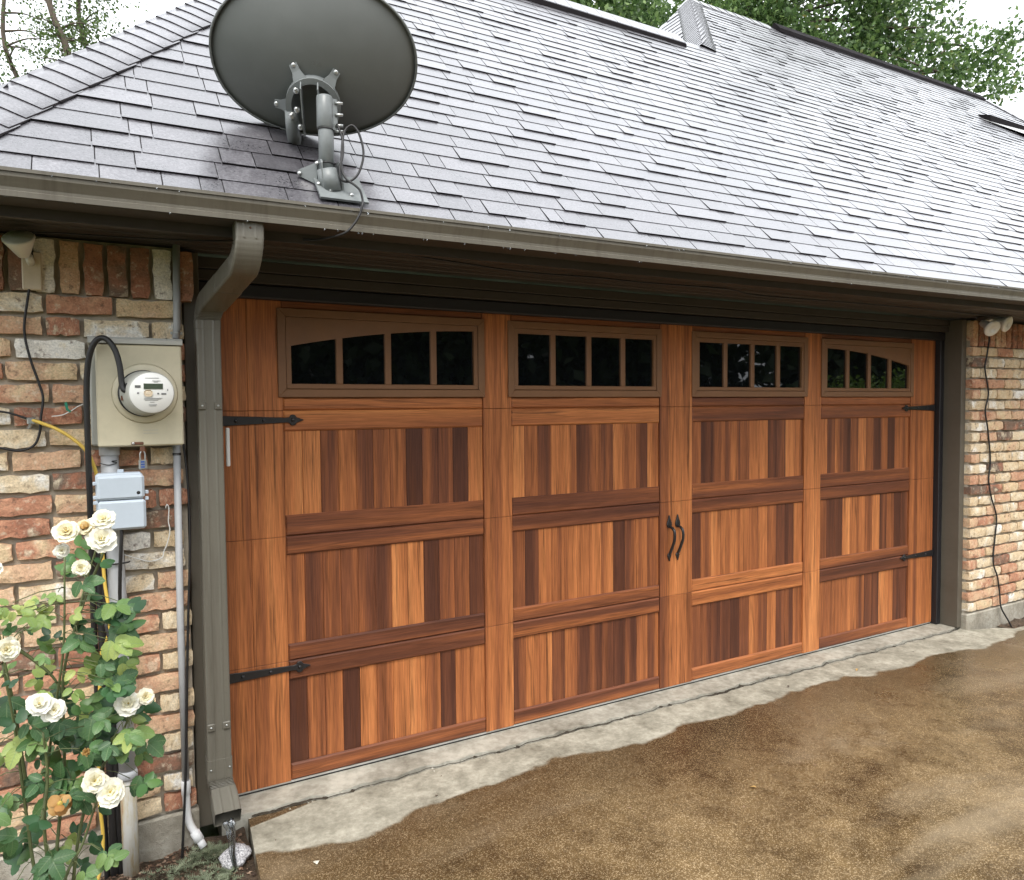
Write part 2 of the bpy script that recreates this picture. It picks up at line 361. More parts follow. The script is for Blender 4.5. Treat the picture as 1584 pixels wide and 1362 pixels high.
def drive_mat():
    t = NT('driveway_concrete'); p = t.pos(); xyz = t.n('SeparateXYZ', Vector=p); x, y = xyz.outputs[0], xyz.outputs[1]
    big = t.noise(p, 0.9, 6, 0.68); med = t.noise(p, 5.5, 5, 0.65); fine = t.noise(p, 30, 4, 0.7); edge = t.noise(p, 2.0, 5, 0.55)
    vo = t.n('TexVoronoi', Vector=p, Scale=150.0); vd, vc = vo.outputs['Distance'], vo.outputs['Color']
    vo2 = t.n('TexVoronoi', Vector=p, Scale=330.0); vc2 = t.n('SeparateColor', Color=vo2.outputs['Color']).outputs[0]
    vv = t.n('SeparateColor', Color=vc).outputs[0]
    # edge of the rain: follows the eave line with a ragged outline
    g = t.math('MULTIPLY', t.math('SUBTRACT', x, 0.45), 2.6); g = t.math('POWER', 2.718, t.math('MULTIPLY', t.math('MULTIPLY', g, g), -1.0))
    yb = t.math('ADD', t.math('ADD', -0.405, t.math('MULTIPLY', g, -0.11)), t.rng(x, 3.6, 5.2, 0.0, -0.06))
    yb = t.math('ADD', yb, t.math('MULTIPLY', t.math('SUBTRACT', edge, 0.5), 0.34))
    d = t.math('SUBTRACT', y, yb)                        # > 0: sheltered
    # exposed stones in a brown, algae stained paste
    stain = t.rng(t.math('ADD', t.math('MULTIPLY', big, 0.6), t.math('MULTIPLY', med, 0.4)), 0.40, 0.62, 0, 1)
    soak = t.rng(t.math('ADD', d, t.math('MULTIPLY', t.math('SUBTRACT', med, 0.5), 0.9)), -0.55, 0.0, 0, 1)   # soaked, algae dark zone below the drip line
    stain = t.math('MULTIPLY', stain, t.rng(soak, 0, 1, 1.0, 0.25))
    paste = t.mix(stain, (0.042, 0.025, 0.010), (0.185, 0.124, 0.056))
    stone = t.ramp(vv, [(0.0, (0.050, 0.034, 0.020)), (0.45, (0.115, 0.074, 0.033)), (0.8, (0.22, 0.152, 0.075)), (1.0, (0.50, 0.38, 0.23))])
    wet = t.mix(t.math('MULTIPLY', t.rng(vd, 0.40, 0.15, 0, 1), t.rng(stain, 0, 1, 0.55, 0.95)), paste, stone)
    wet = t.mix(t.math('MULTIPLY', t.rng(vc2, 0.76, 0.88, 0, 1), t.rng(stain, 0, 1, 0.25, 0.8)), wet, (0.50, 0.38, 0.23))
    wet = t.mix(t.math('MULTIPLY', t.rng(fine, 0.52, 0.66, 0, 0.6), t.rng(stain, 0, 1, 0.9, 0.35)), wet, (0.034, 0.022, 0.010))
    sweep = t.noise(t.vscale(p, (0.55, 1.5, 1)), 1.0, 4, 0.55, 0.6)
    wet = t.mix(t.math('MULTIPLY', t.rng(sweep, 0.52, 0.66, 0, 0.42), t.rng(soak, 0, 1, 1.0, 0.15)), wet, (0.36, 0.29, 0.195))
    dry = t.ramp(t.math('ADD', t.math('MULTIPLY', med, 0.6), t.math('MULTIPLY', fine, 0.4)), [(0.34, (0.15, 0.135, 0.098)), (0.5, (0.295, 0.275, 0.215)), (0.66, (0.48, 0.45, 0.365))])
    wedge = t.math('ADD', t.math('MULTIPLY', t.math('SUBTRACT', x, 0.06), 0.27), t.math('SUBTRACT', -0.178, y))     # run-off beside the joint
    puddle = t.rng(t.math('ADD', wedge, t.math('MULTIPLY', t.math('SUBTRACT', edge, 0.5), 0.05)), 0.078, 0.072, 0, 1)
    w = t.math('MAXIMUM', t.rng(d, 0.012, -0.016, 0, 1, True), puddle)
    c = t.mix(w, dry, wet)
    t.P(Base_Color=c, Roughness=t.n('Mix', i0=w, i2=0.9, i3=t.rng(big, 0.4, 0.62, 0.12, 0.40)).outputs[0])
    t.b.inputs['Specular IOR Level'].default_value = 0.5
    h = t.math('ADD', t.math('MULTIPLY', vd, -0.7), t.math('MULTIPLY', fine, 0.8)); t.bump(h, 0.28, 0.003)
    return t.m
M['drive'] = drive_mat()
def apron_mat():
    t = NT('door_apron_concrete'); p = t.pos()
    n = t.noise(p, 3, 6, 0.62); n2 = t.noise(p, 22, 5, 0.65); n3 = t.noise(p, 160, 3)
    c = t.ramp(t.math('ADD', t.math('MULTIPLY', n, 0.6), t.math('MULTIPLY', n2, 0.4)), [(0.36, (0.17, 0.152, 0.115)), (0.5, (0.325, 0.305, 0.25)), (0.64, (0.50, 0.475, 0.40))])
    c = t.mix(t.rng(n2, 0.66, 0.75, 0, 0.7), c, (0.10, 0.085, 0.06))
    t.P(Base_Color=c, Roughness=0.88); t.bump(t.math('ADD', n2, t.math('MULTIPLY', n3, 0.5)), 0.4, 0.006); return t.m
M['apron'] = apron_mat()
def soil_mat():
    t = NT('wet_soil'); p = t.pos()
    n = t.noise(p, 7, 6, 0.65); n2 = t.noise(p, 60, 5, 0.7); n3 = t.noise(p, 1.6, 3)
    c = t.ramp(t.math('ADD', t.math('MULTIPLY', n, 0.5), t.math('MULTIPLY', n2, 0.5)), [(0.34, (0.030, 0.019, 0.011)), (0.52, (0.085, 0.055, 0.032)), (0.7, (0.19, 0.125, 0.075))])
    t.P(Base_Color=c, Roughness=t.rng(n3, 0.3, 0.7, 0.4, 0.85)); t.bump(t.math('ADD', n, n2), 0.8, 0.02); return t.m
M['soil'] = soil_mat()
M['dirt'] = plain('packed_dirt', (0.035, 0.027, 0.017), 0.95, var=0.5, scale=40, bump=0.6)
M['lawn'] = plain('lawn_ground', (0.055, 0.075, 0.025), 0.95, var=0.5, scale=2)
def rock_mat():
    t = NT('speckled_rock'); p = t.objc(); n = t.noise(p, 170, 3, 0.8); n2 = t.noise(p, 14, 4)
    c = t.ramp(n, [(0.38, (0.12, 0.12, 0.13)), (0.5, (0.42, 0.41, 0.42)), (0.62, (0.72, 0.71, 0.71))])
    t.P(Base_Color=c, Roughness=0.6); t.bump(t.math('ADD', n, n2), 0.5, 0.006); return t.m
M['rock'] = rock_mat()

# ================================================================== GROUND
def sheet(name, x0, x1, y0, y1, z, mat, nx=1, ny=1, bumpf=None):
    v = []; f = []
    for j in range(ny + 1):
        for i in range(nx + 1):
            X = x0 + (x1 - x0) * i / nx; Y = y0 + (y1 - y0) * j / ny
            v.append((X, Y, z + (bumpf(X, Y) if bumpf else 0)))
    for j in range(ny):
        for i in range(nx):
            a = j * (nx + 1) + i; f.append((a, a + 1, a + nx + 2, a + nx + 1))
    o = add(name, mesh_np(name, v, f, True), mat); return tag(o, kind='structure')
sheet('ground', -150, 150, -150, 150, -0.16, M['lawn'])
def bumps(x, y):
    return 0.014 * math.sin(x * 23 + 3 * math.sin(y * 17)) * math.sin(y * 29 + 2 * math.sin(x * 11)) + 0.012 * math.sin(x * 7.3) * math.cos(y * 8.1)
sheet('soil_bed', -3.0, 0.06, -4.5, -0.15, -0.055, M['soil'], 90, 110, bumps)
sheet('soil_strip', 5.36, 9.0, -1.6, -0.15, -0.035, M['soil'], 80, 40, bumps)
# driveway slab with a worn outer edge (a real slab, 10 cm thick)
def slab(name, outline, z0, z1, mat):
    m = MB(); m.prism(outline, 'z', z0, z1)
    o = m.build(name, mat, loc=(0, 0, 0)); return tag(o, kind='structure')
edge = []
ys = np.linspace(-0.178, -14, 60)
for i, y in enumerate(ys):
    edge.append((0.075 - 0.03 * min(1, (-y - 0.2) / 0.5) + 0.010 * math.sin(y * 31) + 0.007 * math.sin(y * 77), y))
jx = np.linspace(0.075, 6.2, 120)
joint = [(x, -0.178 + 0.005 * math.sin(x * 9) + 0.006 * math.sin(x * 23 + 1) + 0.004 * math.sin(x * 61)) for x in jx]
right = [(5.30, -0.36), (5.22, -0.29), (5.05, -0.235)]
dr = edge[::-1] + [(x, y) for x, y in joint if x < 5.0] + right[::-1] + [(5.5, -0.37), (6.2, -0.5), (8.0, -0.75), (14, -1.2), (14, -14)]
slab('driveway', dr, -0.15, -0.014, M['drive'])
ap = [(x, y + 0.021 + 0.005 * math.sin(x * 41) + 0.004 * math.sin(x * 97)) for x, y in joint if x < 5.05]
slab('door_apron', [(0.0, 0.25), (-0.02, -0.155)] + ap + [(5.06, -0.17), (5.06, 0.25)], -0.15, -0.004, M['apron'])
# dirt packed into the joint: a ribbon of uneven width
rj = random.Random(14); V = []; F = []
for i, x in enumerate(np.linspace(0.09, 4.98, 420)):
    c = -0.170 + 0.005 * math.sin(x * 9) + 0.006 * math.sin(x * 23 + 1) + 0.004 * math.sin(x * 61); w = 0.0006 + 0.0075 * max(0.0, 0.25 + math.sin(x * 4.1 + 2 * math.sin(x * 2.3)) * math.sin(x * 1.7 + 0.6)) * rj.uniform(0.35, 1.3) + (rj.uniform(0.006, 0.014) if rj.random() < 0.035 else 0)
    V += [(x, c - w * 0.8, -0.0128), (x, c, -0.011), (x, c + w * 1.3, -0.0105)]
    if i: b = i * 3; F += [(b - 3, b, b + 1, b - 2), (b - 2, b + 1, b + 2, b - 1)]
tag(add('joint_dirt', mesh_np('joint_dirt', V, F, True), M['dirt']), kind='structure')
# broken mortar crumbs that fill parts of the joint
cr = MB(); rr = random.Random(3)
for i in range(170):
    x = rr.choice([rr.uniform(0.2, 5.0), rr.gauss(4.55, 0.2), rr.gauss(0.9, 0.4)]); y = -0.172 + 0.005 * math.sin(x * 9) + rr.gauss(0, 0.012); s = rr.uniform(0.0015, 0.006)
    cr.lathe([(s * 0.6, 0), (s, s * 0.4), (s * 0.4, s * 0.8)], (x, y, -0.016), seg=5, smooth=False)
tag(cr.build('joint_rubble', M['apron'], loc=(0, 0, 0)), 'crumbled bits of concrete along the joint before the garage door', 'rubble', kind='stuff')

# ================================================================== HOUSE
house = empty('brick_house', (2.4, 0.0, 0.0), label='tan and red brick house with grey shingle roof over the garage', cat='house')
TX = 0.006                                    # the eave rises slightly to the right
WY = -0.20                                    # face of the brickwork
COURSE = 0.0762; BZ0 = 0.105

def brick_meshes():
    out = []
    for k in range(7):
        q = random.Random(100 + k); nx, nz = 7, 3
        v = []; f = []
        def jit(i, j):
            ex = -1 if i == 0 else (1 if i == nx else 0); ez = -1 if j == 0 else (1 if j == nz else 0)
            return (q.uniform(-0.012, 0.012) if ex else 0, q.uniform(-0.0035, 0.0035) + (ez * q.uniform(-0.004, 0.001)), ex, ez)
        for j in range(nz + 1):
            for i in range(nx + 1):
                dx, dz, ex, ez = jit(i, j)
                X = (i / nx - 0.5) * 0.2 + dx * 0.22; Z = (j / nz - 0.5) * 0.062 + dz
                ro = 0.0
                if ex: ro += 0.0014
                if ez: ro += 0.0014
                if ex and ez: ro += 0.0018
                v.append((X * (0.992 if ex and ez else 1), -0.014 + ro + q.uniform(-0.0015, 0.0015), Z * (0.97 if ex and ez else 1)))
        for j in range(nz):
            for i in range(nx):
                a = j * (nx + 1) + i; f.append((a, a + 1, a + nx + 2, a + nx + 1))
        rim = [i for i in range(nx + 1)] + [(nx) + j * (nx + 1) for j in range(1, nz + 1)] + [nz * (nx + 1) + i for i in range(nx - 1, -1, -1)] + [j * (nx + 1) for j in range(nz - 1, 0, -1)]
        b = len(v)
        for i in rim: v.append((v[i][0] * 1.004, 0.09, v[i][2] * 1.01))
        n = len(rim)
        for i in range(n): f.append((rim[i], b + i, b + (i + 1) % n, rim[(i + 1) % n]))
        m = mesh_np('brick', v, f, False); m.materials.append(M['brick']); out.append(m)
    return out
BM = brick_meshes()
def put_brick(parent, x0, x1, zc, y=WY, tone=None, extra=None, vert=False, q=rnd, h=None):
    o = bpy.data.objects.new('brick', q.choice(BM)); place(o, parent, ((x0 + x1) / 2 + 0, y + q.uniform(-0.003, 0.004), zc + q.uniform(-0.0015, 0.0015)))
    if vert:
        o.rotation_euler = (0, R(90) , 0); o.scale = (h / 0.2, 1, (x1 - x0) / 0.062)
    else:
        o.scale = ((x1 - x0) / 0.2, 1, 1); o.rotation_euler = (0, R(q.uniform(-0.5, 0.5)), 0)
    if tone is None:
        tone = q.choice([0.14, 0.2, 0.24, 0.28, 0.32, 0.36, 0.42, 0.46, 0.5, 0.56, 0.62, 0.66, 0.72, 0.88]) + q.uniform(-0.04, 0.04)
    if extra is None: extra = q.uniform(0.4, 1.0)
    o.color = (tone, q.random(), extra, 1); return o
q = random.Random(21)
# ---- left wall
wl = MB().box(-0.86, -0.115, WY + 0.012, 0.3, BZ0 - 0.01, 2.199).build('brick_wall', M['mortar'], house)
TONES_L = {}
for r in range(25):
    z = BZ0 + COURSE * (r + 0.5); off = 0.0 if r % 2 else 0.105
    x = -0.86 - off + q.uniform(-0.012, 0.012)
    while x < -0.125:
        L = q.choice([0.197, 0.2, 0.204]) if q.random() > 0.12 else 0.098
        a = max(x, -0.862); b = min(x + L, -0.113)
        if b - a > 0.03:
            tone = None; ext = None
            px = (a + b) / 2
            if r in (22,) and -0.62 < px < -0.45: tone, ext = 0.0, 0.06       # the whitewashed brick beside the meter box
            if r == 13 and -0.36 < px < -0.2: tone, ext = 0.0, 0.10
            put_brick(wl, a, b, z, tone=tone, extra=ext, q=q)
        x += L + q.uniform(0.010, 0.014)
x = -0.86
while x < -0.12:
    w = 0.060
    wt = 0.02 if (-0.60 < x < -0.53 or -0.235 < x < -0.17) else q.choice([0.45, 0.55, 0.62, 0.66, 0.75, 0.82, 0.88, 0.9])
    put_brick(wl, x, x + w, 2.0 + 0.003 + 0.095, tone=wt, extra=q.uniform(0.2, 0.6) if wt > 0.1 else 0.1, vert=True, q=q, h=0.178)
    x += w + 0.0125
MB().box(-0.88, -0.105, WY - 0.012, 0.3, -0.25, BZ0 - 0.008).build('foundation', M['concrete'], house, bevel=0.008)
# ---- right wall
wr = MB().box(4.992, 7.6, WY + 0.012, 0.3, BZ0 - 0.01, 2.19).build('brick_wall', M['mortar'], house)
for r in range(25):
    z = BZ0 + COURSE * (r + 0.5)
    x = 4.988; first = True
    while x < 6.35:
        L = q.choice([0.197, 0.2, 0.204])
        if first: L = 0.2 if r % 2 else 0.098; first = False
        tone = q.choice([0.1, 0.14, 0.18, 0.22, 0.26, 0.3, 0.36, 0.42, 0.5, 0.56, 0.62, 0.9]) + q.uniform(-0.04, 0.04)
        put_brick(wr, x, x + L, z, q=q, tone=tone)
        x += L + q.uniform(0.010, 0.014)
x = 4.99
while x < 6.3:
    put_brick(wr, x, x + 0.06, 2.098, tone=q.choice([0.4, 0.5, 0.6, 0.66, 0.75, 0.85]), vert=True, q=q, h=0.178); x += 0.0725
MB().box(4.978, 7.6, WY - 0.012, 0.3, -0.25, BZ0 - 0.008).build('foundation', M['concrete'], house, bevel=0.008)
# ---- opening: jamb boards, seal, header
for x0, x1 in ((-0.108, -0.052), (4.932, 4.986)):
    MB().box(x0, x1, -0.168, 0.06, -0.003, 2.196).build('jamb_board', M['trim'], house, bevel=0.003)
for x0, x1 in ((-0.051, -0.004), (4.884, 4.931)):
    MB().box(x0, x1, -0.046, 0.04, -0.002, 2.113).build('weather_seal', M['rubber'], house, bevel=0.004)
MB().box(-0.051, 4.931, -0.052, -0.006, 2.056, 2.112).build('weather_seal', M['rubber'], house, bevel=0.006)
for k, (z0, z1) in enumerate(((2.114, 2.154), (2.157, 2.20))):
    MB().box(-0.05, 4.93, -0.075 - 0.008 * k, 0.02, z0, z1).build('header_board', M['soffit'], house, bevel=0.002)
# ---- eave: soffit boards, fascia
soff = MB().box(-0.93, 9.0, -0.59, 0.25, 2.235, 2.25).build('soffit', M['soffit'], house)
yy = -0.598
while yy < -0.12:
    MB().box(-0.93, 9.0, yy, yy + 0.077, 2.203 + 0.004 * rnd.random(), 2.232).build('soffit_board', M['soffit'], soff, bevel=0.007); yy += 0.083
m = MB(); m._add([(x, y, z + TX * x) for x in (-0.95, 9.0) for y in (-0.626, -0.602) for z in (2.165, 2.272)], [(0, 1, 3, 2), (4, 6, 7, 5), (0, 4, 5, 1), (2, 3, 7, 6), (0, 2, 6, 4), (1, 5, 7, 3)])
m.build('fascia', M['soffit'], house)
MB().box(-0.95, -0.93, -0.60, 2.5, 2.165, 2.26).build('fascia', M['trim'], house)
MB().box(-0.93, -0.862, -0.188, 2.5, 2.0, 2.20).build('frieze_board', M['trim'], house)
def far_brick():
    t = NT('brickwork_far'); xyz = t.n('SeparateXYZ', Vector=t.pos()); v = t.n('CombineXYZ', X=t.math('ADD', xyz.outputs[1], xyz.outputs[0]), Y=t.math('SUBTRACT', xyz.outputs[2], BZ0 - 0.006)).outputs[0]
    bt = t.n('TexBrick', Vector=v, Color1=(0.56, 0.42, 0.27), Color2=(0.40, 0.19, 0.12), Mortar=(0.36, 0.31, 0.245), Scale=1.0); bt.inputs['Brick Width'].default_value = 0.212; bt.inputs['Row Height'].default_value = COURSE; bt.inputs['Mortar Size'].default_value = 0.006
    n = t.noise(t.pos(), 16, 4); c = t.mix(t.rng(n, 0.45, 0.7, 0, 0.7), bt.outputs[0], (0.62, 0.52, 0.38)); t.P(Base_Color=c, Roughness=0.85); t.bump(bt.outputs['Fac'], -0.6, 0.01); return t.m
M['brick_far'] = far_brick()
MB().box(-0.858, -0.2, 0.305, 4.2, BZ0, 2.2).build('side_wall', M['brick_far'], house)
MB().box(-0.863, -0.858, -0.186, 4.2, BZ0, 1.998).build('side_wall', M['brick_far'], house)
MB().box(-0.87, -0.2, 0.305, 4.2, -0.25, BZ0 - 0.008).build('foundation', M['concrete'], house)
MB().box(6.36, 7.6, WY - 0.012, WY + 0.008, BZ0, 2.186).build('side_wall', M['brick_far'], house)

# ---- roof
Y0, Z0 = -0.66, 2.283
C45 = math.sqrt(0.5)
def rp(x, t, h=0.0):                           # point on the front slope: along x, t up the slope, h above it
    return Vector((x, Y0 + t * C45 - h * C45, Z0 + t * C45 + h * C45 + TX * x))
RZ1y, RZ2y = 1.79, 3.02                        # plan position of the garage ridge and of the main ridge
def hipx(y): return -0.745 + 0.82 * (y + 0.469)      # left hip in plan
def hip2x(y): return 4.37 + 0.80 * (y - 1.84)        # hip of the taller roof
XE = 10.85                                     # far end of the main ridge
def zf(x, y): return Z0 + (y - Y0) + TX * x
apx = hipx(RZ1y)
deck = MB()
def tri(*ps): deck._add(ps, [tuple(range(len(ps)))])
A1 = (apx, RZ1y, zf(apx, RZ1y)); B1 = (hip2x(1.79), RZ1y, zf(4.33, RZ1y)); A2 = (hip2x(RZ2y), RZ2y, zf(5.35, RZ2y)); E2 = (XE, RZ2y, zf(XE, RZ2y))
E3 = (XE + 3.4, Y0 , zf(XE + 3.4, Y0))
L0 = (hipx(Y0), Y0, zf(-0.9, Y0))
tri(L0, E3, E2, A2, B1, A1)                                             # front slope
tri(L0, A1, (apx, 4.3, A1[2] - 2.5), (hipx(Y0), 4.3, L0[2]))            # left end
tri(A1, B1, (B1[0], 4.3, B1[2] - 2.5), (apx, 4.3, A1[2] - 2.5))         # back of the garage roof
tri(B1, A2, (B1[0], 4.22, B1[2]))                                       # hip end of the taller roof
tri(A2, E2, (XE + 2, 5.2, E2[2] - 2.2), (B1[0], 4.22, B1[2]))
tri(E2, E3, (XE + 3.4, 5.2, E3[2]), (XE + 2, 5.2, E2[2] - 2.2))
roof = deck.build('roof', M['deck'], house, loc=(4, 1, 2.3))

E_ = 0.1075                                    # exposure of a course
def shingle_unit(th, name):
    # local: x 0..1 (scaled), y up the slope, z out of the slope. Wedge: thick lower edge
    v = [(0, 0, 0), (1, 0, 0), (0, 0, th), (1, 0, th), (0, E_ + 0.03, 0), (1, E_ + 0.03, 0), (0, E_ + 0.03, 0.0015), (1, E_ + 0.03, 0.0015)]
    f = [(0, 1, 3, 2), (2, 3, 7, 6), (0, 2, 6, 4), (1, 5, 7, 3), (4, 6, 7, 5), (0, 4, 5, 1)]
    return v, f
SH = []
for th in (0.0055, 0.0070, 0.0095):
    v, f = shingle_unit(th, 'shingle'); m = mesh_np('shingle', v, f); m.materials.append(M['shingle']); m.materials.append(M['core_shadow'])
    for k_ in (0, 2, 3): m.polygons[k_].material_index = 1
    SH.append((th, m))
qs = random.Random(5)
pieces = []                                    # (x0, width, t, thickness idx, lift, tone)
nrows = int((RZ2y - Y0) / C45 / E_) + 1
for r in range(nrows):
    t = -0.012 + r * E_
    yc = Y0 + (t + E_) * C45
    xl = hipx(yc) + 0.02 if yc < RZ1y else hip2x(yc)
    if RZ1y - 0.06 < yc < RZ1y + 0.02: xl = max(xl, apx)
    x = xl - qs.uniform(0, 0.2); xr = XE + 0.85 * (RZ2y - yc)
    while x < xr:
        w = qs.choice([0.07, 0.11, 0.14, 0.17, 0.20, 0.24, 0.28, 0.32])
        x0 = max(x, xl)
        if x + w - x0 > 0.02 and yc < RZ2y - 0.03:
            pieces.append((x0, x + w - x0 - 0.0035, t + qs.uniform(-0.0015, 0.0015), qs.choice([0, 0, 1, 2]), 0.0, qs.choice([0.25, 0.35, 0.45, 0.5, 0.6, 0.75]) + qs.uniform(-0.05, 0.05)))
        x += w
camp = np.array(cam.location)
cm_inv = Matrix.LocRotScale(cam.location, cam.rotation_euler, None).inverted()
def showsize(p):
    P = rp(p[0] + p[1] / 2, p[2] + E_ / 2); c = cm_inv @ P
    if c.z > -0.1: return 0
    u, v = c.x / -c.z, c.y / -c.z
    if abs(u) > 0.70 or abs(v) > 0.60: return 0
    d = (P - Vector(camp)).normalized(); g = abs(d.dot(Vector((0, -C45, C45))))
    return p[1] * g / (c.z * c.z)
order = sorted(range(len(pieces)), key=lambda i: -showsize(pieces[i]))
near = set(order[:300])
ROT = Euler((R(45), 0, 0))
for i in near:
    x0, w, t, k, h, tone = pieces[i]
    o = bpy.data.objects.new('shingle', SH[k][1]); place(o, roof, rp(x0, t, 0.002)); o.rotation_euler = (R(45), -math.atan(TX), 0); o.scale = (w, 1, 1); o.color = (tone, qs.random(), 0, 1)
def field(name, items, parent):
    V = []; F = []; T = []
    for P0, U, W, Nn, w, th, tone in items:
        b = len(V)
        for (a, c, h) in ((0, 0, 0), (1, 0, 0), (0, 0, th), (1, 0, th), (0, 1, 0), (1, 1, 0), (0, 1, 0.0015), (1, 1, 0.0015)):
            V.append(P0 + U * (a * w) + W * (c * (E_ + 0.03)) + Nn * h); T.append(tone)
        F += [(b, b + 1, b + 3, b + 2), (b + 2, b + 3, b + 7, b + 6), (b, b + 2, b + 6, b + 4), (b + 1, b + 5, b + 7, b + 3)]
    off = Vector(WL[parent.name]); m = mesh_np(name, [v - off for v in V], F)
    at = m.attributes.new('tone', 'FLOAT', 'POINT'); at.data.foreach_set('value', T)
    m.materials.append(M['shingle_f']); m.materials.append(M['core_shadow']); m.polygons.foreach_set('material_index', [1, 0, 1, 1] * len(items))
    return add(name, m, None, parent, off, kind='stuff')
its = []
for i, p in enumerate(pieces):
    if i in near: continue
    its.append((rp(p[0], p[2], 0.002), Vector((1, 0, TX)), Vector((0, C45, C45)), Vector((0, -C45, C45)), p[1], SH[p[3]][0], p[5]))
field('shingle_field', its, roof)
# hip end of the taller roof, and the left end of the garage roof
def end_field(x0, z0, sl, y_lo, y_hi, ytip, rows, sgn=-1):
    it = []; a = math.atan(sl); W = Vector((math.cos(a), 0, math.sin(a))); Nn = Vector((-math.sin(a), 0, math.cos(a))); U = Vector((0, 1, 0))
    tot = None
    for r in range(rows):
        fr = r / rows; ya = y_lo + (ytip - y_lo) * fr; yb_ = y_hi + (ytip - y_hi) * fr
        y = ya
        while y < yb_ - 0.03:
            w = min(qs.choice([0.12, 0.18, 0.25, 0.32]), yb_ - y)
            it.append((Vector((x0, y, z0)) + W * (r * E_) + Nn * 0.004, U, W, Nn, w - 0.003, qs.choice([0.0055, 0.0070, 0.0095]), qs.choice([0.3, 0.45, 0.6, 0.75]))); y += w
    return it
sl2 = (A2[2] - B1[2]) / (A2[0] - B1[0]); len2 = math.hypot(A2[2] - B1[2], A2[0] - B1[0])
field('shingle_field', end_field(B1[0], B1[2], sl2, RZ1y, 4.22, RZ2y, int(len2 / E_)), roof)
sl1 = (A1[2] - L0[2]) / (A1[0] - L0[0]); len1 = math.hypot(A1[2] - L0[2], A1[0] - L0[0])
field('shingle_field', end_field(L0[0], L0[2], sl1, Y0, 4.3, RZ1y + 0.6, int(len1 / E_)), roof)

def hip_caps(P, Q, n1, n2, width, expo, parent, single, rise=0.03):
    """overlapping curved cap shingles along the hip P->Q between slopes with outward normals n1, n2"""
    P, Q = Vector(P), Vector(Q); L = (Q - P).length; d = (Q - P).normalized()
    n1, n2 = Vector(n1).normalized(), Vector(n2).normalized(); up = (n1 + n2).normalized()
    a1 = n1.cross(d).normalized(); a1 = a1 if a1.z < 0 else -a1
    a2 = n2.cross(d).normalized(); a2 = a2 if a2.z < 0 else -a2
    n = int(L / expo); V = []; F = []; T = []; MI = []
    for i in range(n):
        j = random.Random(i * 7 + 1); wv = width * (1 + j.uniform(-0.03, 0.03))
        prof = []
        for s_ in (-1, -0.72, -0.45, -0.22, 0, 0.22, 0.45, 0.72, 1):
            a = a1 if s_ < 0 else a2; base = a * (abs(s_) * wv)
            rr_ = rise * (1 - abs(s_)) * 0.35 - (0.26 * wv * 0.5) * math.exp(-(s_ / 0.28) ** 2) * 0.32
            prof.append(base + up * (0.012 + rr_))
        ln = expo + 0.045
        vv = []
        for (tt, hh) in ((0, 0.008), (0, 0.008), (0, -0.001), (1, 0.001)):
            for p_ in prof: vv.append(d * (tt * ln) + p_ + up * hh)
        k = len(prof); ff = []; mi = []
        for m_ in range(k - 1):
            ff.append((m_, m_ + 1, 3 * k + m_ + 1, 3 * k + m_)); mi.append(0); ff.append((2 * k + m_, 2 * k + m_ + 1, k + m_ + 1, k + m_)); mi.append(1)
        ff += [(0, 3 * k, 2 * k), (k - 1, 3 * k - 1, 4 * k - 1)]; mi += [1, 1]
        org = P + d * (i * expo)
        if single:
            mm = mesh_np('hip_cap', vv, ff, True); mm.materials.append(M['shingle']); mm.materials.append(M['core_shadow']); mm.polygons.foreach_set('material_index', mi)
            add('hip_cap', mm, None, parent, org, color=(j.choice([0.55, 0.65, 0.75, 0.85]), j.random(), 0, 1))
        else:
            b = len(V); V += [org + v_ - WL[parent.name] for v_ in vv]; F += [tuple(x_ + b for x_ in f_) for f_ in ff]; T += [0.6 + j.uniform(-0.1, 0.15)] * len(vv); MI += mi
    if not single:
        m = mesh_np('hip_caps', V, F, True); at = m.attributes.new('tone', 'FLOAT', 'POINT'); at.data.foreach_set('value', T)
        m.materials.append(M['shingle_f']); m.materials.append(M['core_shadow']); m.polygons.foreach_set('material_index', MI); add('hip_cap_row', m, None, parent, WL[parent.name], kind='stuff')
nf = (0, -1, 1)
hip_caps(L0, Vector(L0).lerp(Vector(A1), 0.62), nf, (-sl1, 0, 1), 0.155, 0.086, roof, True)
hip_caps(B1, A2, nf, (-sl2, 0, 1), 0.15, 0.06, roof, False)
hip_caps(Vector(E2), Vector(E2).lerp(Vector(E3), 0.9), nf, (0.9, 0, 1), 0.12, 0.13, roof, False)
def ridge_vent(x0, x1, y, lift=0.045, wid=0.16, caps=True):
    z = zf((x0 + x1) / 2, y); m = MB()
    prof = [(y - wid, z - wid + 0.008), (y - wid, z - wid + lift + 0.012), (y - 0.01, z + lift + 0.012), (y + 0.01, z + lift + 0.012), (y + wid, z - wid + lift + 0.012), (y + wid, z - wid + 0.008)]
    m.prism(prof, 'x', x0, x1); o = m.build('ridge_vent', M['vent'], roof)
    x = x0 if caps else x1
    while x < x1 - 0.02:
        w = min(0.145, x1 - x)
        c = MB(); c.prism([(y - wid + 0.004, z - wid + lift + 0.020), (y - wid + 0.004, z - wid + lift + 0.026), (y, z + lift + 0.030), (y + wid, z - wid + lift + 0.026), (y + wid, z - wid + lift + 0.018), (y, z + lift + 0.022)], 'x', x, x + w - 0.004)
        c.build('ridge_cap', M['shingle'], roof, color=(0.7, rnd.random(), 0, 1)); x += w
ridge_vent(2.15, B1[0] - 0.30, RZ1y - 0.03, 0.030, 0.11)
ridge_vent(6.6, XE, RZ2y - 0.02, 0.040, 0.09, False)
hip_caps((apx - 0.1, RZ1y, zf(apx, RZ1y)), (2.2, RZ1y, zf(2.2, RZ1y)), nf, (0, 1, 1), 0.15, 0.13, roof, False)
hip_caps(A2, (6.6, RZ2y, zf(6, RZ2y)), nf, (0, 1, 1), 0.13, 0.13, roof, False)
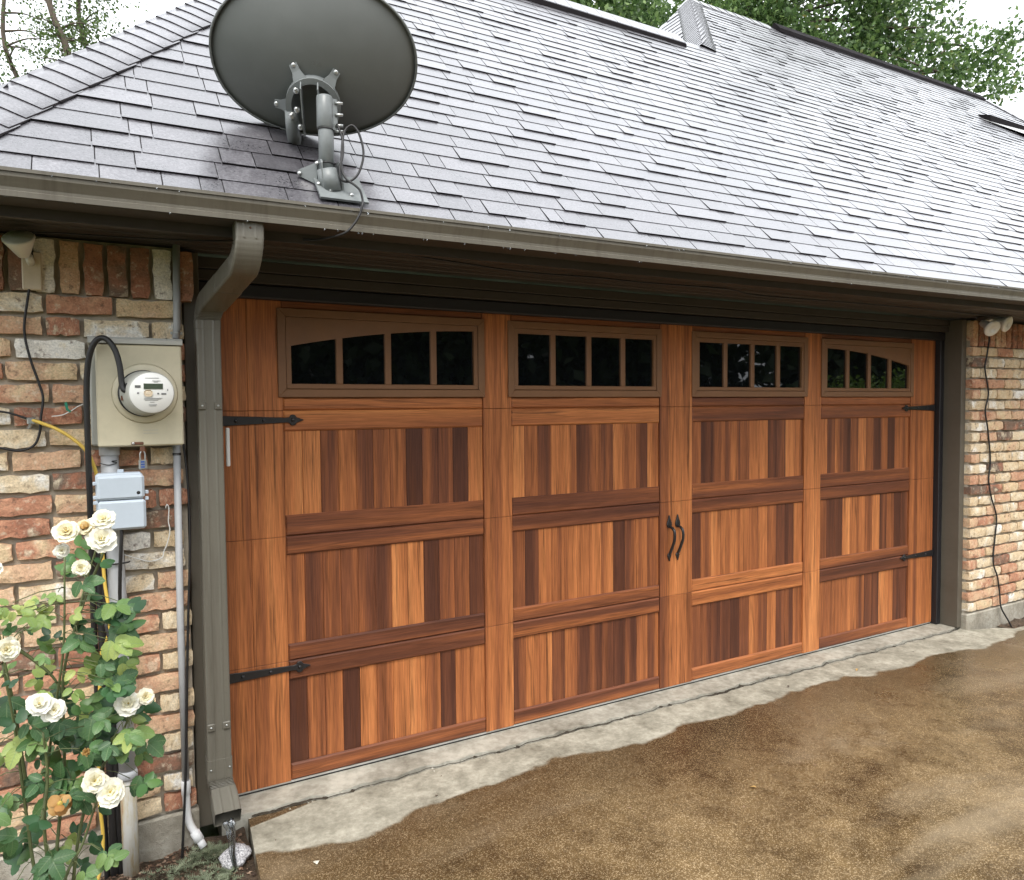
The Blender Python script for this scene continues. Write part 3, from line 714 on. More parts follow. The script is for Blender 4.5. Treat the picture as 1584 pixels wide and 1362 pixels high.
# low cross ridge with a flashed valley at the far right
m = MB(); ys_ = 2.12
zc = zf(9.4, ys_)
m._add([(9.3, ys_, zc + 0.02), (12.5, ys_, zc + 0.13), (12.5, ys_ - 0.75, zc - 0.55)], [(0, 1, 2)]); m.build('valley_flashing', M['alu'], roof)
m = MB(); m.prism([(ys_ - 0.02, zc + 0.0), (ys_ - 0.02, zc + 0.09), (ys_ + 0.18, zc + 0.16), (ys_ + 0.18, zc + 0.0)], 'x', 9.45, 12.6); m.build('ridge_vent', M['vent'], roof)

# ================================================================== GARAGE DOOR
door = empty('garage_door', (2.4385, -0.001, 0.0), label='wide reddish cedar carriage style garage door with four window panels', cat='garage door')
W_ = 4.877; XS = [0, 0.281, 1.223, 1.378, 2.320, 2.557, 3.499, 3.654, 4.596, 4.877]; cols = [(XS[1], XS[2]), (XS[3], XS[4]), (XS[5], XS[6]), (XS[7], XS[8])]
JZ = [0.012, 0.5334, 1.067, 1.600, 2.125]
PR = [(0.085, 0.450), (0.604, 0.988), (1.157, 1.513)]
_bev = {}
def bevbox(name, sx, sy, sz, b, mat):
    key = (name, round(sx, 4), round(sy, 4), round(sz, 4), mat)
    if key not in _bev:
        bm = bmesh.new(); bmesh.ops.create_cube(bm, size=1.0); bmesh.ops.scale(bm, vec=(sx, sy, sz), verts=bm.verts)
        bmesh.ops.bevel(bm, geom=[e for e in bm.edges if all(v.co.y < 0 for v in e.verts)], offset=b, segments=1, affect='EDGES', profile=0.5)
        m = bpy.data.meshes.new(name); bm.to_mesh(m); bm.free(); m.materials.append(M[mat]); _bev[key] = m
    return _bev[key]
qd = random.Random(12)
def piece(name, x0, x1, z0, z1, yf, depth, b, mat, tone, parent=door):
    m = bevbox(name, x1 - x0, depth, z1 - z0, b, mat)
    o = bpy.data.objects.new(name, m); place(o, parent, ((x0 + x1) / 2, yf + depth / 2, (z0 + z1) / 2)); o.color = (tone, qd.random(), 0, 1); return o
MB().box(0.0, W_, 0.012, 0.05, 0.012, 2.128).build('door_slab', M['frame'], door)
# vertical stiles, one length per section
stiles = [(0.0, 0.281, 2), (XS[2], XS[3], 1), (XS[4], XS[5], 2), (XS[6], XS[7], 1), (XS[8], W_, 2)]
for (a, b, nb) in stiles:
    seeds = [qd.random() for _ in range(nb)]; t0 = [0.66 + qd.uniform(-0.06, 0.06) for _ in range(nb)]
    for s in range(4):
        z0, z1 = JZ[s] + 0.0008, JZ[s + 1] - 0.0008
        for k in range(nb):
            xa = a + (b - a) * k / nb; xb = a + (b - a) * (k + 1) / nb
            t = t0[k] + qd.uniform(-0.02, 0.02) - (0.16 if (a, b) == (XS[4], XS[5]) and s == 0 else 0)
            o = piece('stile', xa + 0.0004, xb - 0.0004, z0, z1, -0.010, 0.03, 0.0012, 'wood_v', t); o.color = (t, seeds[k], 0, 1)
# rails
rail_t = {0: [0.30, 0.32, 0.66, 0.36], 1: [0.36, 0.32, 0.34, 0.36], 2: [0.62, 0.72, 0.32, 0.48]}
for c, (a, b) in enumerate(cols):
    a += 0.0006; b -= 0.0006
    piece('rail', a, b, 0.013, PR[0][0], -0.0095, 0.03, 0.007, 'wood_h', [0.30, 0.5, 0.62, 0.5][c])
    for s in range(3):
        z0, z1 = PR[s][1], (PR[s + 1][0] if s < 2 else 1.655); j = JZ[s + 1]
        t = rail_t[2 if s == 2 else s][c]
        piece('rail', a, b, z0, j - 0.0008, -0.0095, 0.03, 0.007, 'wood_h', t + qd.uniform(-0.04, 0.04))
        piece('rail', a, b, j + 0.0008, z1, -0.0095, 0.03, 0.007, 'wood_h', t + qd.uniform(-0.06, 0.04))
    piece('rail', a, b, 2.0285, 2.125, -0.0085, 0.03, 0.004, 'wood_h', 0.4)
# planks: 12 to a panel, mixed heart and sap wood
for c, (a, b) in enumerate(cols):
    for s, (z0, z1) in enumerate(PR):
        n = 12; last = None
        for k in range(n):
            xa = a + (b - a) * k / n; xb = a + (b - a) * (k + 1) / n
            tone = qd.choice([0.08, 0.16, 0.24, 0.32, 0.4, 0.48, 0.56, 0.64, 0.72, 0.78]) + qd.uniform(-0.04, 0.04)
            piece('plank', xa + 0.0003, xb - 0.0003, z0 - 0.012, z1 + 0.012, 0.0015 + qd.uniform(-0.0004, 0.0004), 0.015, 0.0022, 'wood_v', tone)
# windows
def arch_top(x):                      # glass top edge: the arc runs over the whole door
    xm = x if x < W_ / 2 else W_ - x
    return 1.968 - 0.111 * max(0.0, 1.25 - xm) ** 2
for c, (a, b) in enumerate(cols):
    mir = c >= 2
    f0, f1 = a - 0.019, b + 0.006
    if mir: f0, f1 = a - 0.006, b + 0.019
    w = empty('window', ((f0 + f1) / 2, -0.012, 1.655), door)
    z0, z1 = 1.6555, 2.0275; d0 = -0.017
    def ring(x0, x1, za, zb, t, y0, y1, name):
        # four mitred sticks
        for P in ([(x0, za), (x1, za), (x1 - t, za + t), (x0 + t, za + t)], [(x0, zb), (x0 + t, zb - t), (x1 - t, zb - t), (x1, zb)],
                  [(x0, za), (x0 + t, za + t), (x0 + t, zb - t), (x0, zb)], [(x1, za), (x1, zb), (x1 - t, zb - t), (x1 - t, za + t)]):
            mm = MB(); mm.prism([(p[0], p[1]) for p in P], 'y', y0, y1); mm.build(name, M['frame'], w, bevel=0.0018)
    ring(f0, f1, z0, z1, 0.034, -0.020, 0.010, 'frame')
    ix0, ix1, iz0, iz1 = f0 + 0.036, f1 - 0.036, z0 + 0.036, z1 - 0.036
    # inner sash: bottom stick, two side sticks, arched head, three muntins
    gx0, gx1 = ix0 + 0.020, ix1 - 0.020; gz0 = iz0 + 0.021
    mm = MB(); mm.prism([(ix0, iz0), (ix1, iz0), (ix1, gz0), (ix0, gz0)], 'y', -0.016, 0.006); mm.build('sash', M['frame'], w, bevel=0.0016)
    N_ = 24; xs_ = [gx0 + (gx1 - gx0) * i / N_ for i in range(N_ + 1)]
    mm = MB()
    for (xa, xb) in ((ix0, gx0), (gx1, ix1)): mm.prism([(xa, gz0 + 0.0005), (xb, gz0 + 0.0005), (xb, iz1), (xa, iz1)], 'y', -0.0155, 0.0045)
    mm.build('sash', M['frame'], w)
    mm = MB(); V = []; F = []
    for x_ in xs_:
        V += [(x_, -0.0152, arch_top(x_)), (x_, -0.0152, iz1), (x_, 0.004, arch_top(x_)), (x_, 0.004, iz1)]
    for i in range(N_):
        k = i * 4; F += [(k, k + 4, k + 5, k + 1), (k, k + 2, k + 6, k + 4), (k + 2, k + 3, k + 7, k + 6)]
    mm._add(V, F); mm.build('arched_head', M['frame'], w)
    step = (gx1 - gx0 + 0.030) / 4
    for k in range(4):
        p0 = gx0 + k * step; p1 = p0 + step - 0.030
        if k < 3:
            mm = MB(); xm0, xm1 = p1, p1 + 0.030
            mm.prism([(xm0, gz0), (xm1, gz0), (xm1, arch_top(xm1) + 0.004), (xm0, arch_top(xm0) + 0.004)], 'y', -0.0150, 0.004); mm.build('muntin', M['frame'], w, bevel=0.003)
        mm = MB(); n5 = 6; pt = [(p0 - 0.004, gz0 - 0.004), (p1 + 0.004, gz0 - 0.004)] + [(p1 + 0.004 - (p1 - p0 + 0.008) * i / n5, arch_top(p1 - (p1 - p0) * i / n5) + 0.004) for i in range(n5 + 1)]
        mm.prism(pt, 'y', -0.0015, 0.0035); mm.build('pane', M['pane'], w)
MB().box(0.0, W_, -0.004, 0.045, 0.004, 0.0118).build('bottom_rail', M['alu'], door)
MB().box(0.0, W_, -0.002, 0.04, -0.006, 0.0038).build('bottom_seal', M['rubber'], door)
# strap hinges: tapered iron with a spear end and bolts
def hinge(x0, x1, z):
    s = 1 if x1 > x0 else -1; L = abs(x1 - x0)
    pts = [(0, 0.022), (L * 0.80, 0.0105), (L * 0.835, 0.012), (L * 0.85, 0.021), (L * 0.875, 0.024), (L * 0.90, 0.021), (L * 0.92, 0.011), (L * 0.935, 0.009), (L, 0.001)]
    poly = [(x0 + s * u, z + v) for u, v in pts] + [(x0 + s * u, z - v) for u, v in reversed(pts)]
    if s < 0: poly = poly[::-1]
    mm = MB(); mm.prism(poly, 'y', -0.018, -0.0102); h = mm.build('strap_hinge', M['iron'], door, bevel=0.0015)
    for u in (0.25, 0.55, 0.875):
        MB().lathe([(0.008, 0), (0.0075, 0.003), (0.004, 0.006)], (x0 + s * L * u, -0.0178, z), (0, -1, 0), 10).build('bolt', M['iron'], h)
hinge(0.0, 0.365, 1.560); hinge(0.0, 0.372, 0.503); hinge(W_, W_ - 0.385, 1.575); hinge(W_, W_ - 0.385, 0.521)
def handle(x):
    z1, z0 = 0.993, 0.733
    def plate(zs, zt, w):           # zs round end, zt pointed end
        up = 1 if zt > zs else -1; Lp = abs(zt - zs)
        pr = [(0.0, 0.35), (0.1, 0.8), (0.28, 1.0), (0.45, 0.85), (0.62, 0.5), (0.8, 0.3), (1.0, 0.15)]
        poly = [(x + w * v, zs + up * u * Lp) for u, v in pr] + [(x - w * v, zs + up * u * Lp) for u, v in reversed(pr)]
        mm = MB(); mm.prism(poly, 'y', -0.020, -0.0105); return mm
    mm = plate(z1 - 0.072, z1, 0.018); h = mm.build('pull_handle', M['iron'], door, bevel=0.002)
    plate(z0 + 0.045, z0, 0.0135).build('handle_plate', M['iron'], h, bevel=0.002)
    pth = smooth_path([(x, -0.015, z1 - 0.064), (x, -0.040, z1 - 0.070), (x, -0.058, z1 - 0.088), (x, -0.060, z1 - 0.13), (x, -0.042, z1 - 0.175), (x, -0.024, z0 + 0.05), (x, -0.015, z0 + 0.034)], 5)
    MB().tube(pth, [0.008] * len(pth), 8).build('grip', M['iron'], h)
handle(2.383); handle(2.4445)

# small white magnetic contact at the left edge of the door
s_ = MB().box(0.036, 0.050, -0.128, -0.112, 1.384, 1.535).build('door_contact', M['white'], bevel=0.003, label='slim white alarm contact strip at the left edge of the garage door', cat='alarm contact')

# ================================================================== GUTTER AND DOWNSPOUT
gut = empty('rain_gutter', (2.4, -0.69, 2.2), label='long taupe metal rain gutter along the eave above the garage door', cat='gutter')
gp = [(-0.632, 2.272), (-0.632, 2.196), (-0.728, 2.196), (-0.740, 2.1975), (-0.7405, 2.212), (-0.7335, 2.2155), (-0.734, 2.224), (-0.741, 2.238), (-0.7475, 2.250), (-0.7480, 2.262), (-0.7525, 2.2625), (-0.7525, 2.2725), (-0.738, 2.2735), (-0.738, 2.266), (-0.744, 2.260), (-0.7435, 2.251), (-0.737, 2.238), (-0.730, 2.225), (-0.7295, 2.2005), (-0.636, 2.2005), (-0.636, 2.272)]
m = MB(); xs_ = np.linspace(-0.96, 9.0, 41); n = len(gp)
V = [(x, y + 0.0012 * math.sin(x * 2.3 + 1), z + TX * x + 0.0012 * math.sin(x * 1.7)) for x in xs_ for (y, z) in gp]
F = [(i * n + k, (i + 1) * n + k, (i + 1) * n + (k + 1) % n, i * n + (k + 1) % n) for i in range(len(xs_) - 1) for k in range(n)]
m._add(V, F); go_ = m.build('trough', M['gutter'], gut); go_.data.materials.append(M['gutter_floor_shade'])
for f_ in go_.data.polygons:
    if f_.normal.z < -0.9: f_.material_index = 1  # downward faces get the painted shade
m = MB(); ep = gp[:12]; m.prism(ep, 'x', -0.966, -0.9602); m.build('end_cap', M['gutter'], gut)
# downspout swept along its path; width axis stays along x
def spout():
    hw, hd = 0.0435, 0.034
    prof = []
    rb = 0.007
    for (cx, cy, a0) in ((hw - rb, hd - rb, 0), (-hw + rb, hd - rb, 90), (-hw + rb, -hd + rb, 180), (hw - rb, -hd + rb, 270)):
        for k in range(4):
            a = R(a0 + 30 * k); prof.append((cx + rb * math.cos(a), cy + rb * math.sin(a)))
        if a0 == 180:      # raised beads on the front face
            for u in (-0.024, -0.018, -0.012, 0.012, 0.018, 0.024): prof.append((u, -hd - (0.0022 if abs(u) == 0.018 else 0.0)))
        if a0 == 0:
            for u in (0.02, -0.02): prof.append((u, hd))
    st = []               # (x, y, z, tilt, scale, rib)
    def arc(x0, x1, y, z, a0, a1, r, sgn, n, rib=True):
        """turn from tilt a0 to a1 (0 = straight down); returns end"""
        for i in range(n + 1):
            t = i / n; a = a0 + (a1 - a0) * t
            st.append((x0 + (x1 - x0) * t, y, z, a, 1.0, ((sgn if i % 3 == 1 else 0))))
            if i < n:
                da = (a1 - a0) / n; ds = r * abs(da); am = a + da / 2
                y += math.sin(am) * ds; z -= math.cos(am) * ds
        return y, z
    A = R(76)
    st.append((0.040, -0.688, 2.205, 0, 1.0, 0)); st.append((0.040, -0.688, 2.158, 0, 1.0, 0))
    y, z = arc(0.040, 0.030, -0.688, 2.150, 0, A, 0.080, 1, 24)
    L1 = 0.0
    # straight run back to the wall, then turn down again
    yend = -0.262; r2 = 0.066
    dy_arc = r2 * (1 - math.cos(A)); run = (yend - dy_arc - y) / math.sin(A)
    for fr in (0.02, 0.45, 0.452, 0.98):
        st.append((0.030 - 0.055 * fr, y + math.sin(A) * run * fr, z - math.cos(A) * run * fr, A, 1.0 if fr < 0.451 else 1.03, 0))
    y += math.sin(A) * run; z -= math.cos(A) * run
    y, z = arc(-0.026, -0.038, y, z, A, 0, r2, -1, 24)
    st.append((-0.038, y, z - 0.03, 0, 1.0, 0)); st.append((-0.038, y, z - 0.031, 0, 0.97, 0))
    st.append((-0.038, y, 0.305, 0, 0.97, 0)); st.append((-0.038, y, 0.3045, 0, 1.02, 0)); st.append((-0.038, y, 0.235, 0, 1.02, 0))
    B = R(-62)
    y, z = arc(-0.038, -0.030, y, 0.228, 0, B, 0.062, -1.2, 18)
    for d_ in (0.03, 0.105):
        st.append((-0.030 + 0.02 * d_, y + math.sin(B) * d_, z - math.cos(B) * d_, B, 1.05, 0))
    V = []; F = []; n = len(prof)
    for (x, yy, zz, a, sc, rib) in st:
        for (u, w) in prof:
            k = sc; ru = 1 - 0.085 * abs(rib) * (1 if (w * rib > -0.0002) else 0.1)
            if abs(a) > 0.01 and zz > 1 and w < -0.034: w = -0.034
            # depth axis perpendicular to the path inside the y-z plane
            V.append((x + u * k * ru, yy + w * k * ru * math.cos(a), zz + w * k * ru * math.sin(a)))
    for i in range(len(st) - 1):
        for k in range(n): F.append((i * n + k, i * n + (k + 1) % n, (i + 1) * n + (k + 1) % n, (i + 1) * n + k))
    return V, F, (y, z, B)
V, F, endp = spout()
dsp = empty('downspout', (-0.038, -0.262, 0.0), label='taupe metal downspout between the meter box and the garage door', cat='downspout')
m = MB(); m._add(V, F); pm = m.build('pipe', M['spout'], dsp)
mod = pm.modifiers.new('thickness', 'SOLIDIFY'); mod.thickness = 0.0012; mod.offset = -1
for z in (1.62, 0.43):
    for x in (-0.066, -0.012):
        mm = MB(); mm.box(x - 0.014, x + 0.014, -0.3015, -0.2955, z - 0.014, z + 0.014); b = mm.build('strap_tab', M['spout'], dsp, bevel=0.003)
        MB().lathe([(0.0045, 0), (0.004, 0.002), (0.001, 0.003)], (x, -0.3012, z), (0, -1, 0), 8).build('screw', M['steel'], b)
for x in (-0.07, -0.005):
    MB().lathe([(0.004, 0), (0.003, 0.002), (0.001, 0.003)], (x, -0.2985, 0.27), (0, -1, 0), 8).build('screw', M['steel'], dsp)
MB().lathe([(0.0035, 0), (0.001, 0.003)], (0.041, -0.7225, 2.180), (0, -1, 0), 8).build('screw', M['rust'], dsp)
# the run of water leaving the spout
ey, ez, eb = endp
qx = random.Random(4); m = MB()
for k, (ox, r0) in enumerate(((-0.012, 0.010), (0.004, 0.013), (0.016, 0.008), (0.010, 0.006))):
    p = []
    for i in range(10):
        t = i / 9; p.append((-0.028 + ox * (1 - 0.75 * t) + qx.uniform(-0.003, 0.003) + 0.012 * t, ey - 0.10 - 0.035 * t + qx.uniform(-0.002, 0.002), ez - 0.055 - 0.16 * t * t - 0.02 * t))
    m.tube(p, [r0 * (1 - 0.6 * i / 9) * qx.uniform(0.7, 1.25) for i in range(10)], 7)
m.build('water_stream', M['water'], label='thin stream of rain water pouring from the downspout mouth', cat='water')

# ================================================================== METER BOX
mb = empty('electric_meter_box', (-0.265, -0.2, 1.48), label='beige electric meter cabinet with round glass meter on brick wall', cat='meter box')
mm = MB(); mm.box(-0.419, -0.139, -0.300, -0.190, 1.486, 1.832); mm.build('cabinet', M['meter_grey'], mb, bevel=0.006)
mm = MB(); mm.box(-0.4005, -0.1335, -0.330, -0.3005, 1.482, 1.832); cov = mm.build('cover', M['meter_box'], mb, bevel=0.005)
mm = MB(); mm.prism([(-0.336, 1.834), (-0.336, 1.848), (-0.325, 1.856), (-0.19, 1.866), (-0.19, 1.834)], 'x', -0.421, -0.130); mm.build('rain_cap', M['meter_grey'], mb)
MB().lathe([(0.104, 0), (0.099, 0.003), (0.092, 0.006), (0.085, 0.007)], (-0.252, -0.3302, 1.664), (0, -1, 0), 40).build('embossed_ring', M['meter_box'], mb)
mm = MB(); V = []; F = []; PRF = [(0.078, 0.0), (0.078, 0.014), (0.0755, 0.020), (0.074, 0.022), (0.072, 0.090), (0.069, 0.098)]
for (r_, h_) in PRF:
    for k in range(44):
        a_ = 2 * math.pi * k / 44; V.append((-0.258 + 0.020 * h_ / 0.098 + r_ * math.cos(a_), -0.336 - h_, 1.664 + r_ * math.sin(a_)))
for i in range(5):
    for k in range(44): F.append((i * 44 + k, i * 44 + (k + 1) % 44, (i + 1) * 44 + (k + 1) % 44, (i + 1) * 44 + k))
F.append(tuple(range(220, 264))); mm._add(V, F, True); met = mm.build('meter', M['meter_grey'], mb)
MB().lathe([(0.0675, 0), (0.0675, 0.004), (0.066, 0.006)], (-0.238, -0.434, 1.664), (0, -1, 0), 44).build('dial_face', M['white'], met)
MB().lathe([(0.0775, 0.0), (0.080, 0.003), (0.080, 0.008), (0.0775, 0.011)], (-0.2575, -0.341, 1.664), (0, -1, 0), 44).build('seal_ring', M['black'], met)
yD = -0.4405
mm = MB(); mm.box(-0.262, -0.204, yD - 0.002, yD + 0.002, 1.677, 1.695); mm.build('display', M['lcd'], met)
mk = MB()
for (x0, x1, z0, z1) in ((-0.292, -0.272, 1.684, 1.694), (-0.285, -0.278, 1.660, 1.666), (-0.213, -0.206, 1.658, 1.664), (-0.198, -0.180, 1.657, 1.663), (-0.176, -0.173, 1.672, 1.680),
                         (-0.26, -0.195, 1.6425, 1.6435), (-0.262, -0.20, 1.6385, 1.6395), (-0.258, -0.21, 1.634, 1.635), (-0.240, -0.224, 1.6265, 1.6275), (-0.245, -0.215, 1.616, 1.6175), (-0.242, -0.218, 1.6115, 1.6125), (-0.23, -0.20, 1.711, 1.7125), (-0.225, -0.208, 1.7065, 1.7075), (-0.255, -0.205, 1.7225, 1.7235)):
    x0, x1 = (-0.236 + 0.84 * (u + 0.230) for u in (x0, x1)); z0, z1 = (1.664 + 0.84 * (u - 1.664) for u in (z0, z1))
    mk.box(x0, x1, yD - 0.001, yD + 0.001, z0, z1)
mk.build('printed_marks', M['ink'], met, kind='stuff')
mm = MB(); mm.box(-0.262, -0.236, yD - 0.004, yD + 0.001, 1.652, 1.674); mm.build('inspection_seal', M['sticker'], met, bevel=0.006)
mm = MB(); mm.box(-0.3285, -0.312, -0.372, -0.357, 1.640, 1.656); mm.build('name_plate', M['rust'], met)
mm = MB(); mm.box(-0.30, -0.262, -0.3325, -0.3295, 1.487, 1.497); hp = mm.build('hasp', M['rust'], mb, bevel=0.002)
MB().lathe([(0.005, 0), (0.004, 0.002)], (-0.294, -0.3325, 1.492), (0, -1, 0), 10).build('rivet', M['steel'], hp)
mm = MB(); mm.box(-0.274, -0.258, -0.326, -0.320, 1.462, 1.484); mm.build('lock_lug', M['rust'], mb, bevel=0.002)
lt = MB(); lt.box(-0.4290, -0.4245, -0.285, -0.245, 1.600, 1.676)
lt.tube([(-0.432, -0.265, 1.605), (-0.437, -0.265, 1.62), (-0.437, -0.265, 1.655), (-0.432, -0.265, 1.672)], 0.004, 6); lt.build('side_latch', M['steel'], mb, bevel=0.001)
for z in (1.5255, 1.536):
    mm = MB(); mm.box(-0.262, -0.215, -0.3308, -0.3296, z, z + 0.0016); mm.build('embossed_line', M['meter_grey'], mb)
pl = empty('padlock', (-0.266, -0.323, 1.402), label='small laminated padlock hanging under the meter cabinet', cat='padlock')
MB().tube(smooth_path([(-0.2735, -0.323, 1.430), (-0.2735, -0.323, 1.455), (-0.266, -0.323, 1.4665), (-0.2585, -0.323, 1.455), (-0.2585, -0.323, 1.430)], 5), 0.0028, 7).build('shackle', M['steel'], pl)
mm = MB(); mm.box(-0.279, -0.253, -0.330, -0.316, 1.402, 1.434); mm.build('body', M['steel'], pl, bevel=0.003)
for z in (1.4065, 1.4155, 1.4245):
    mm = MB(); mm.box(-0.2725, -0.2605, -0.3312, -0.3298, z, z + 0.006); mm.build('blue_mark', M['blue'], pl)

# ---- telephone box
tb = empty('utility_box', (-0.335, -0.25, 1.19), label='pale blue grey plastic utility box below the meter cabinet', cat='utility box')
mm = MB(); mm.box(-0.412, -0.268, -0.335, -0.268, 1.205, 1.392); mm.build('back_case', M['grey_box'], tb, bevel=0.008)
mm = MB(); mm.box(-0.408, -0.265, -0.366, -0.336, 1.304, 1.386); mm.build('lid', M['grey_box'], tb, bevel=0.008)
mm = MB(); mm.box(-0.407, -0.262, -0.366, -0.336, 1.200, 1.3012); mm.build('lid', M['grey_box'], tb, bevel=0.008)
for z in (1.355, 1.308, 1.29): 
    mm = MB(); mm.box(-0.420, -0.405, -0.352, -0.336, z, z + 0.012); mm.build('hinge_knuckle', M['grey_box'], tb, bevel=0.002)
for z in (1.296, 1.318):
    mm = MB(); mm.box(-0.264, -0.252, -0.350, -0.334, z, z + 0.012); mm.build('latch', M['grey_box'], tb, bevel=0.002)
MB().lathe([(0.006, 0), (0.004, 0.001)], (-0.284, -0.3662, 1.325), (0, -1, 0), 12).build('lock_hole', M['black'], tb)
mm = MB(); mm.box(-0.345, -0.325, -0.30, -0.28, 1.39, 1.402); mm.build('mounting_lug', M['grey_box'], tb, bevel=0.002)

# ---- conduits
cb = empty('service_conduit', (-0.35, -0.25, -0.05), label='wide grey electrical conduit running from meter cabinet to the ground', cat='conduit')
MB().tube([(-0.366, -0.250, 1.49), (-0.366, -0.250, 1.3), (-0.350, -0.252, 0.8), (-0.342, -0.255, 0.30)], 0.028, 20).build('pipe', M['grey_pvc'], cb)
MB().lathe([(0.031, 0), (0.033, 0.002), (0.033, 0.030), (0.031, 0.032)], (-0.366, -0.25, 1.45), (0, 0, 1), 20).build('collar', M['grey_pvc'], cb)
MB().lathe([(0.030, 0), (0.033, 0.004), (0.033, 0.018), (0.029, 0.03)], (-0.342, -0.255, 0.295), (0, 0, 1), 20).build('collar', M['grey_pvc'], cb)
def rusty():
    t = NT('rust_streaked_pipe'); p = t.objc(); n = t.noise(t.vscale(p, (30, 30, 6)), 1.0, 5, 0.65)
    c = t.ramp(n, [(0.42, (0.48, 0.47, 0.43)), (0.56, (0.42, 0.36, 0.24)), (0.66, (0.30, 0.15, 0.07))]); t.P(Base_Color=c, Roughness=0.7); return t.m
M['rusty'] = rusty()
MB().tube([(-0.342, -0.255, 0.298), (-0.340, -0.256, -0.12)], 0.0265, 20).build('lower_pipe', M['rusty'], cb)
cc = empty('slim_conduit', (-0.15, -0.23, 0.0), label='slim grey conduit between meter cabinet and downspout with white foot', cat='conduit')
MB().tube([(-0.131, -0.224, 2.205), (-0.136, -0.224, 1.92), (-0.141, -0.224, 1.866)], 0.0125, 14).build('upper_pipe', M['grey_pvc'], cc)
MB().tube([(-0.149, -0.228, 1.482), (-0.1535, -0.228, 0.8), (-0.151, -0.228, 0.22)], 0.0125, 14).build('lower_pipe', M['grey_pvc'], cc)
MB().lathe([(0.015, 0), (0.017, 0.002), (0.017, 0.050), (0.015, 0.052)], (-0.151, -0.228, 0.172), (0, 0, 1), 16).build('coupling', M['pvc'], cc)
MB().tube(smooth_path([(-0.151, -0.228, 0.18), (-0.150, -0.229, 0.13), (-0.148, -0.232, 0.09), (-0.140, -0.240, 0.055), (-0.122, -0.255, 0.022)], 5), 0.0135, 14).build('elbow', M['pvc'], cc)
MB().tube([(-0.128, -0.250, 0.032), (-0.112, -0.264, 0.0)], 0.0175, 14).build('coupling', M['pvc'], cc)
MB().tube([(-0.114, -0.262, 0.006), (-0.100, -0.275, -0.022)], 0.0135, 14).build('outlet', M['pvc'], cc)
for z, mt in ((1.885, 'steel'), (1.445, 'black'), (1.44, 'black')):
    MB().lathe([(0.0135, 0), (0.0148, 0.001), (0.0148, 0.004), (0.0135, 0.005)], (-0.138 if z > 1.8 else -0.149, -0.226, z), (0, 0, 1), 14).build('clip', M[mt], cc)
mm = MB(); mm.box(-0.158, -0.118, -0.216, -0.205, 1.882, 1.892); mm.build('pipe_strap', M['steel'], cc)

# ---- cables on the left wall
def cable(name, pts, r, mat, label, n=7, cat='cable', seg=7):
    return MB().tube(smooth_path(pts, n), r, seg).build(name, M[mat], label=label, cat=cat)
cable('grounding_cable', [(-0.415, -0.235, -0.1), (-0.425, -0.235, 0.4), (-0.432, -0.24, 0.9), (-0.430, -0.28, 1.2), (-0.430, -0.32, 1.47), (-0.4285, -0.335, 1.66), (-0.420, -0.35, 1.77), (-0.40, -0.365, 1.832), (-0.372, -0.375, 1.847), (-0.345, -0.385, 1.815), (-0.330, -0.392, 1.76), (-0.325, -0.395, 1.70), (-0.320, -0.40, 1.676), (-0.309, -0.402, 1.674), (-0.305, -0.398, 1.695)], 0.0095, 'black', 'thick black cable looping over the meter cabinet into the meter', 8, seg=10)
for dx in (0.0, 0.02):
    MB().tube(smooth_path([(-0.392 + dx, -0.245 + dx * 0.3, -0.1), (-0.396 + dx, -0.245, 0.3), (-0.405 + dx, -0.245, 0.75), (-0.41 + dx * 0.6, -0.245, 1.0), (-0.405 + dx * 0.3, -0.25, 1.22)], 5), 0.0125, 10).build('flexible_duct', M['black'], label='black flexible duct beside the grey conduit, %s of the pair' % ('left' if dx == 0 else 'right'), cat='cable')
cable('yellow_cable', [(-0.592, -0.228, 1.577), (-0.562, -0.245, 1.565), (-0.52, -0.262, 1.545), (-0.478, -0.275, 1.515), (-0.437, -0.285, 1.472), (-0.415, -0.285, 1.42), (-0.405, -0.275, 1.36), (-0.400, -0.262, 1.24), (-0.395, -0.28, 1.03), (-0.385, -0.30, 0.93), (-0.383, -0.305, 0.86), (-0.396, -0.29, 0.80), (-0.415, -0.262, 0.72), (-0.432, -0.262, 0.3), (-0.425, -0.275, 0.10), (-0.44, -0.31, 0.0), (-0.475, -0.34, -0.06)], 0.0058, 'yellow', 'yellow cable running down the brick wall to the soil')
cable('lamp_cable', [(-0.585, -0.235, 2.20), (-0.572, -0.228, 2.10), (-0.590, -0.226, 1.99), (-0.604, -0.225, 1.88), (-0.592, -0.226, 1.79), (-0.568, -0.226, 1.70), (-0.558, -0.228, 1.65), (-0.566, -0.230, 1.585), (-0.572, -0.228, 1.53), (-0.59, -0.228, 1.49), (-0.63, -0.228, 1.475), (-0.68, -0.226, 1.485), (-0.74, -0.224, 1.50)], 0.0042, 'black', 'thin black cable hanging from the security lamp beside the whitewashed brick')
cable('coaxial_cable', [(-0.76, -0.224, 1.60), (-0.70, -0.226, 1.607), (-0.655, -0.228, 1.601), (-0.607, -0.23, 1.582)], 0.0036, 'black', 'short black coaxial cable entering the small splitter from the left')
sp = empty('cable_splitter', (-0.595, -0.225, 1.575), label='small metal coaxial splitter where black and yellow cables meet', cat='splitter')
mm = MB(); mm.box(-0.606, -0.582, -0.234, -0.214, 1.562, 1.586); mm.build('body', M['steel'], sp, bevel=0.003)
for (a, b) in (((-0.606, -0.226, 1.58), (-0.622, -0.226, 1.588)), ((-0.582, -0.226, 1.574), (-0.566, -0.238, 1.568)), ((-0.596, -0.226, 1.562), (-0.604, -0.226, 1.548))):
    MB().tube([a, b], 0.0052, 6, smooth=False).build('connector', M['steel'], sp)
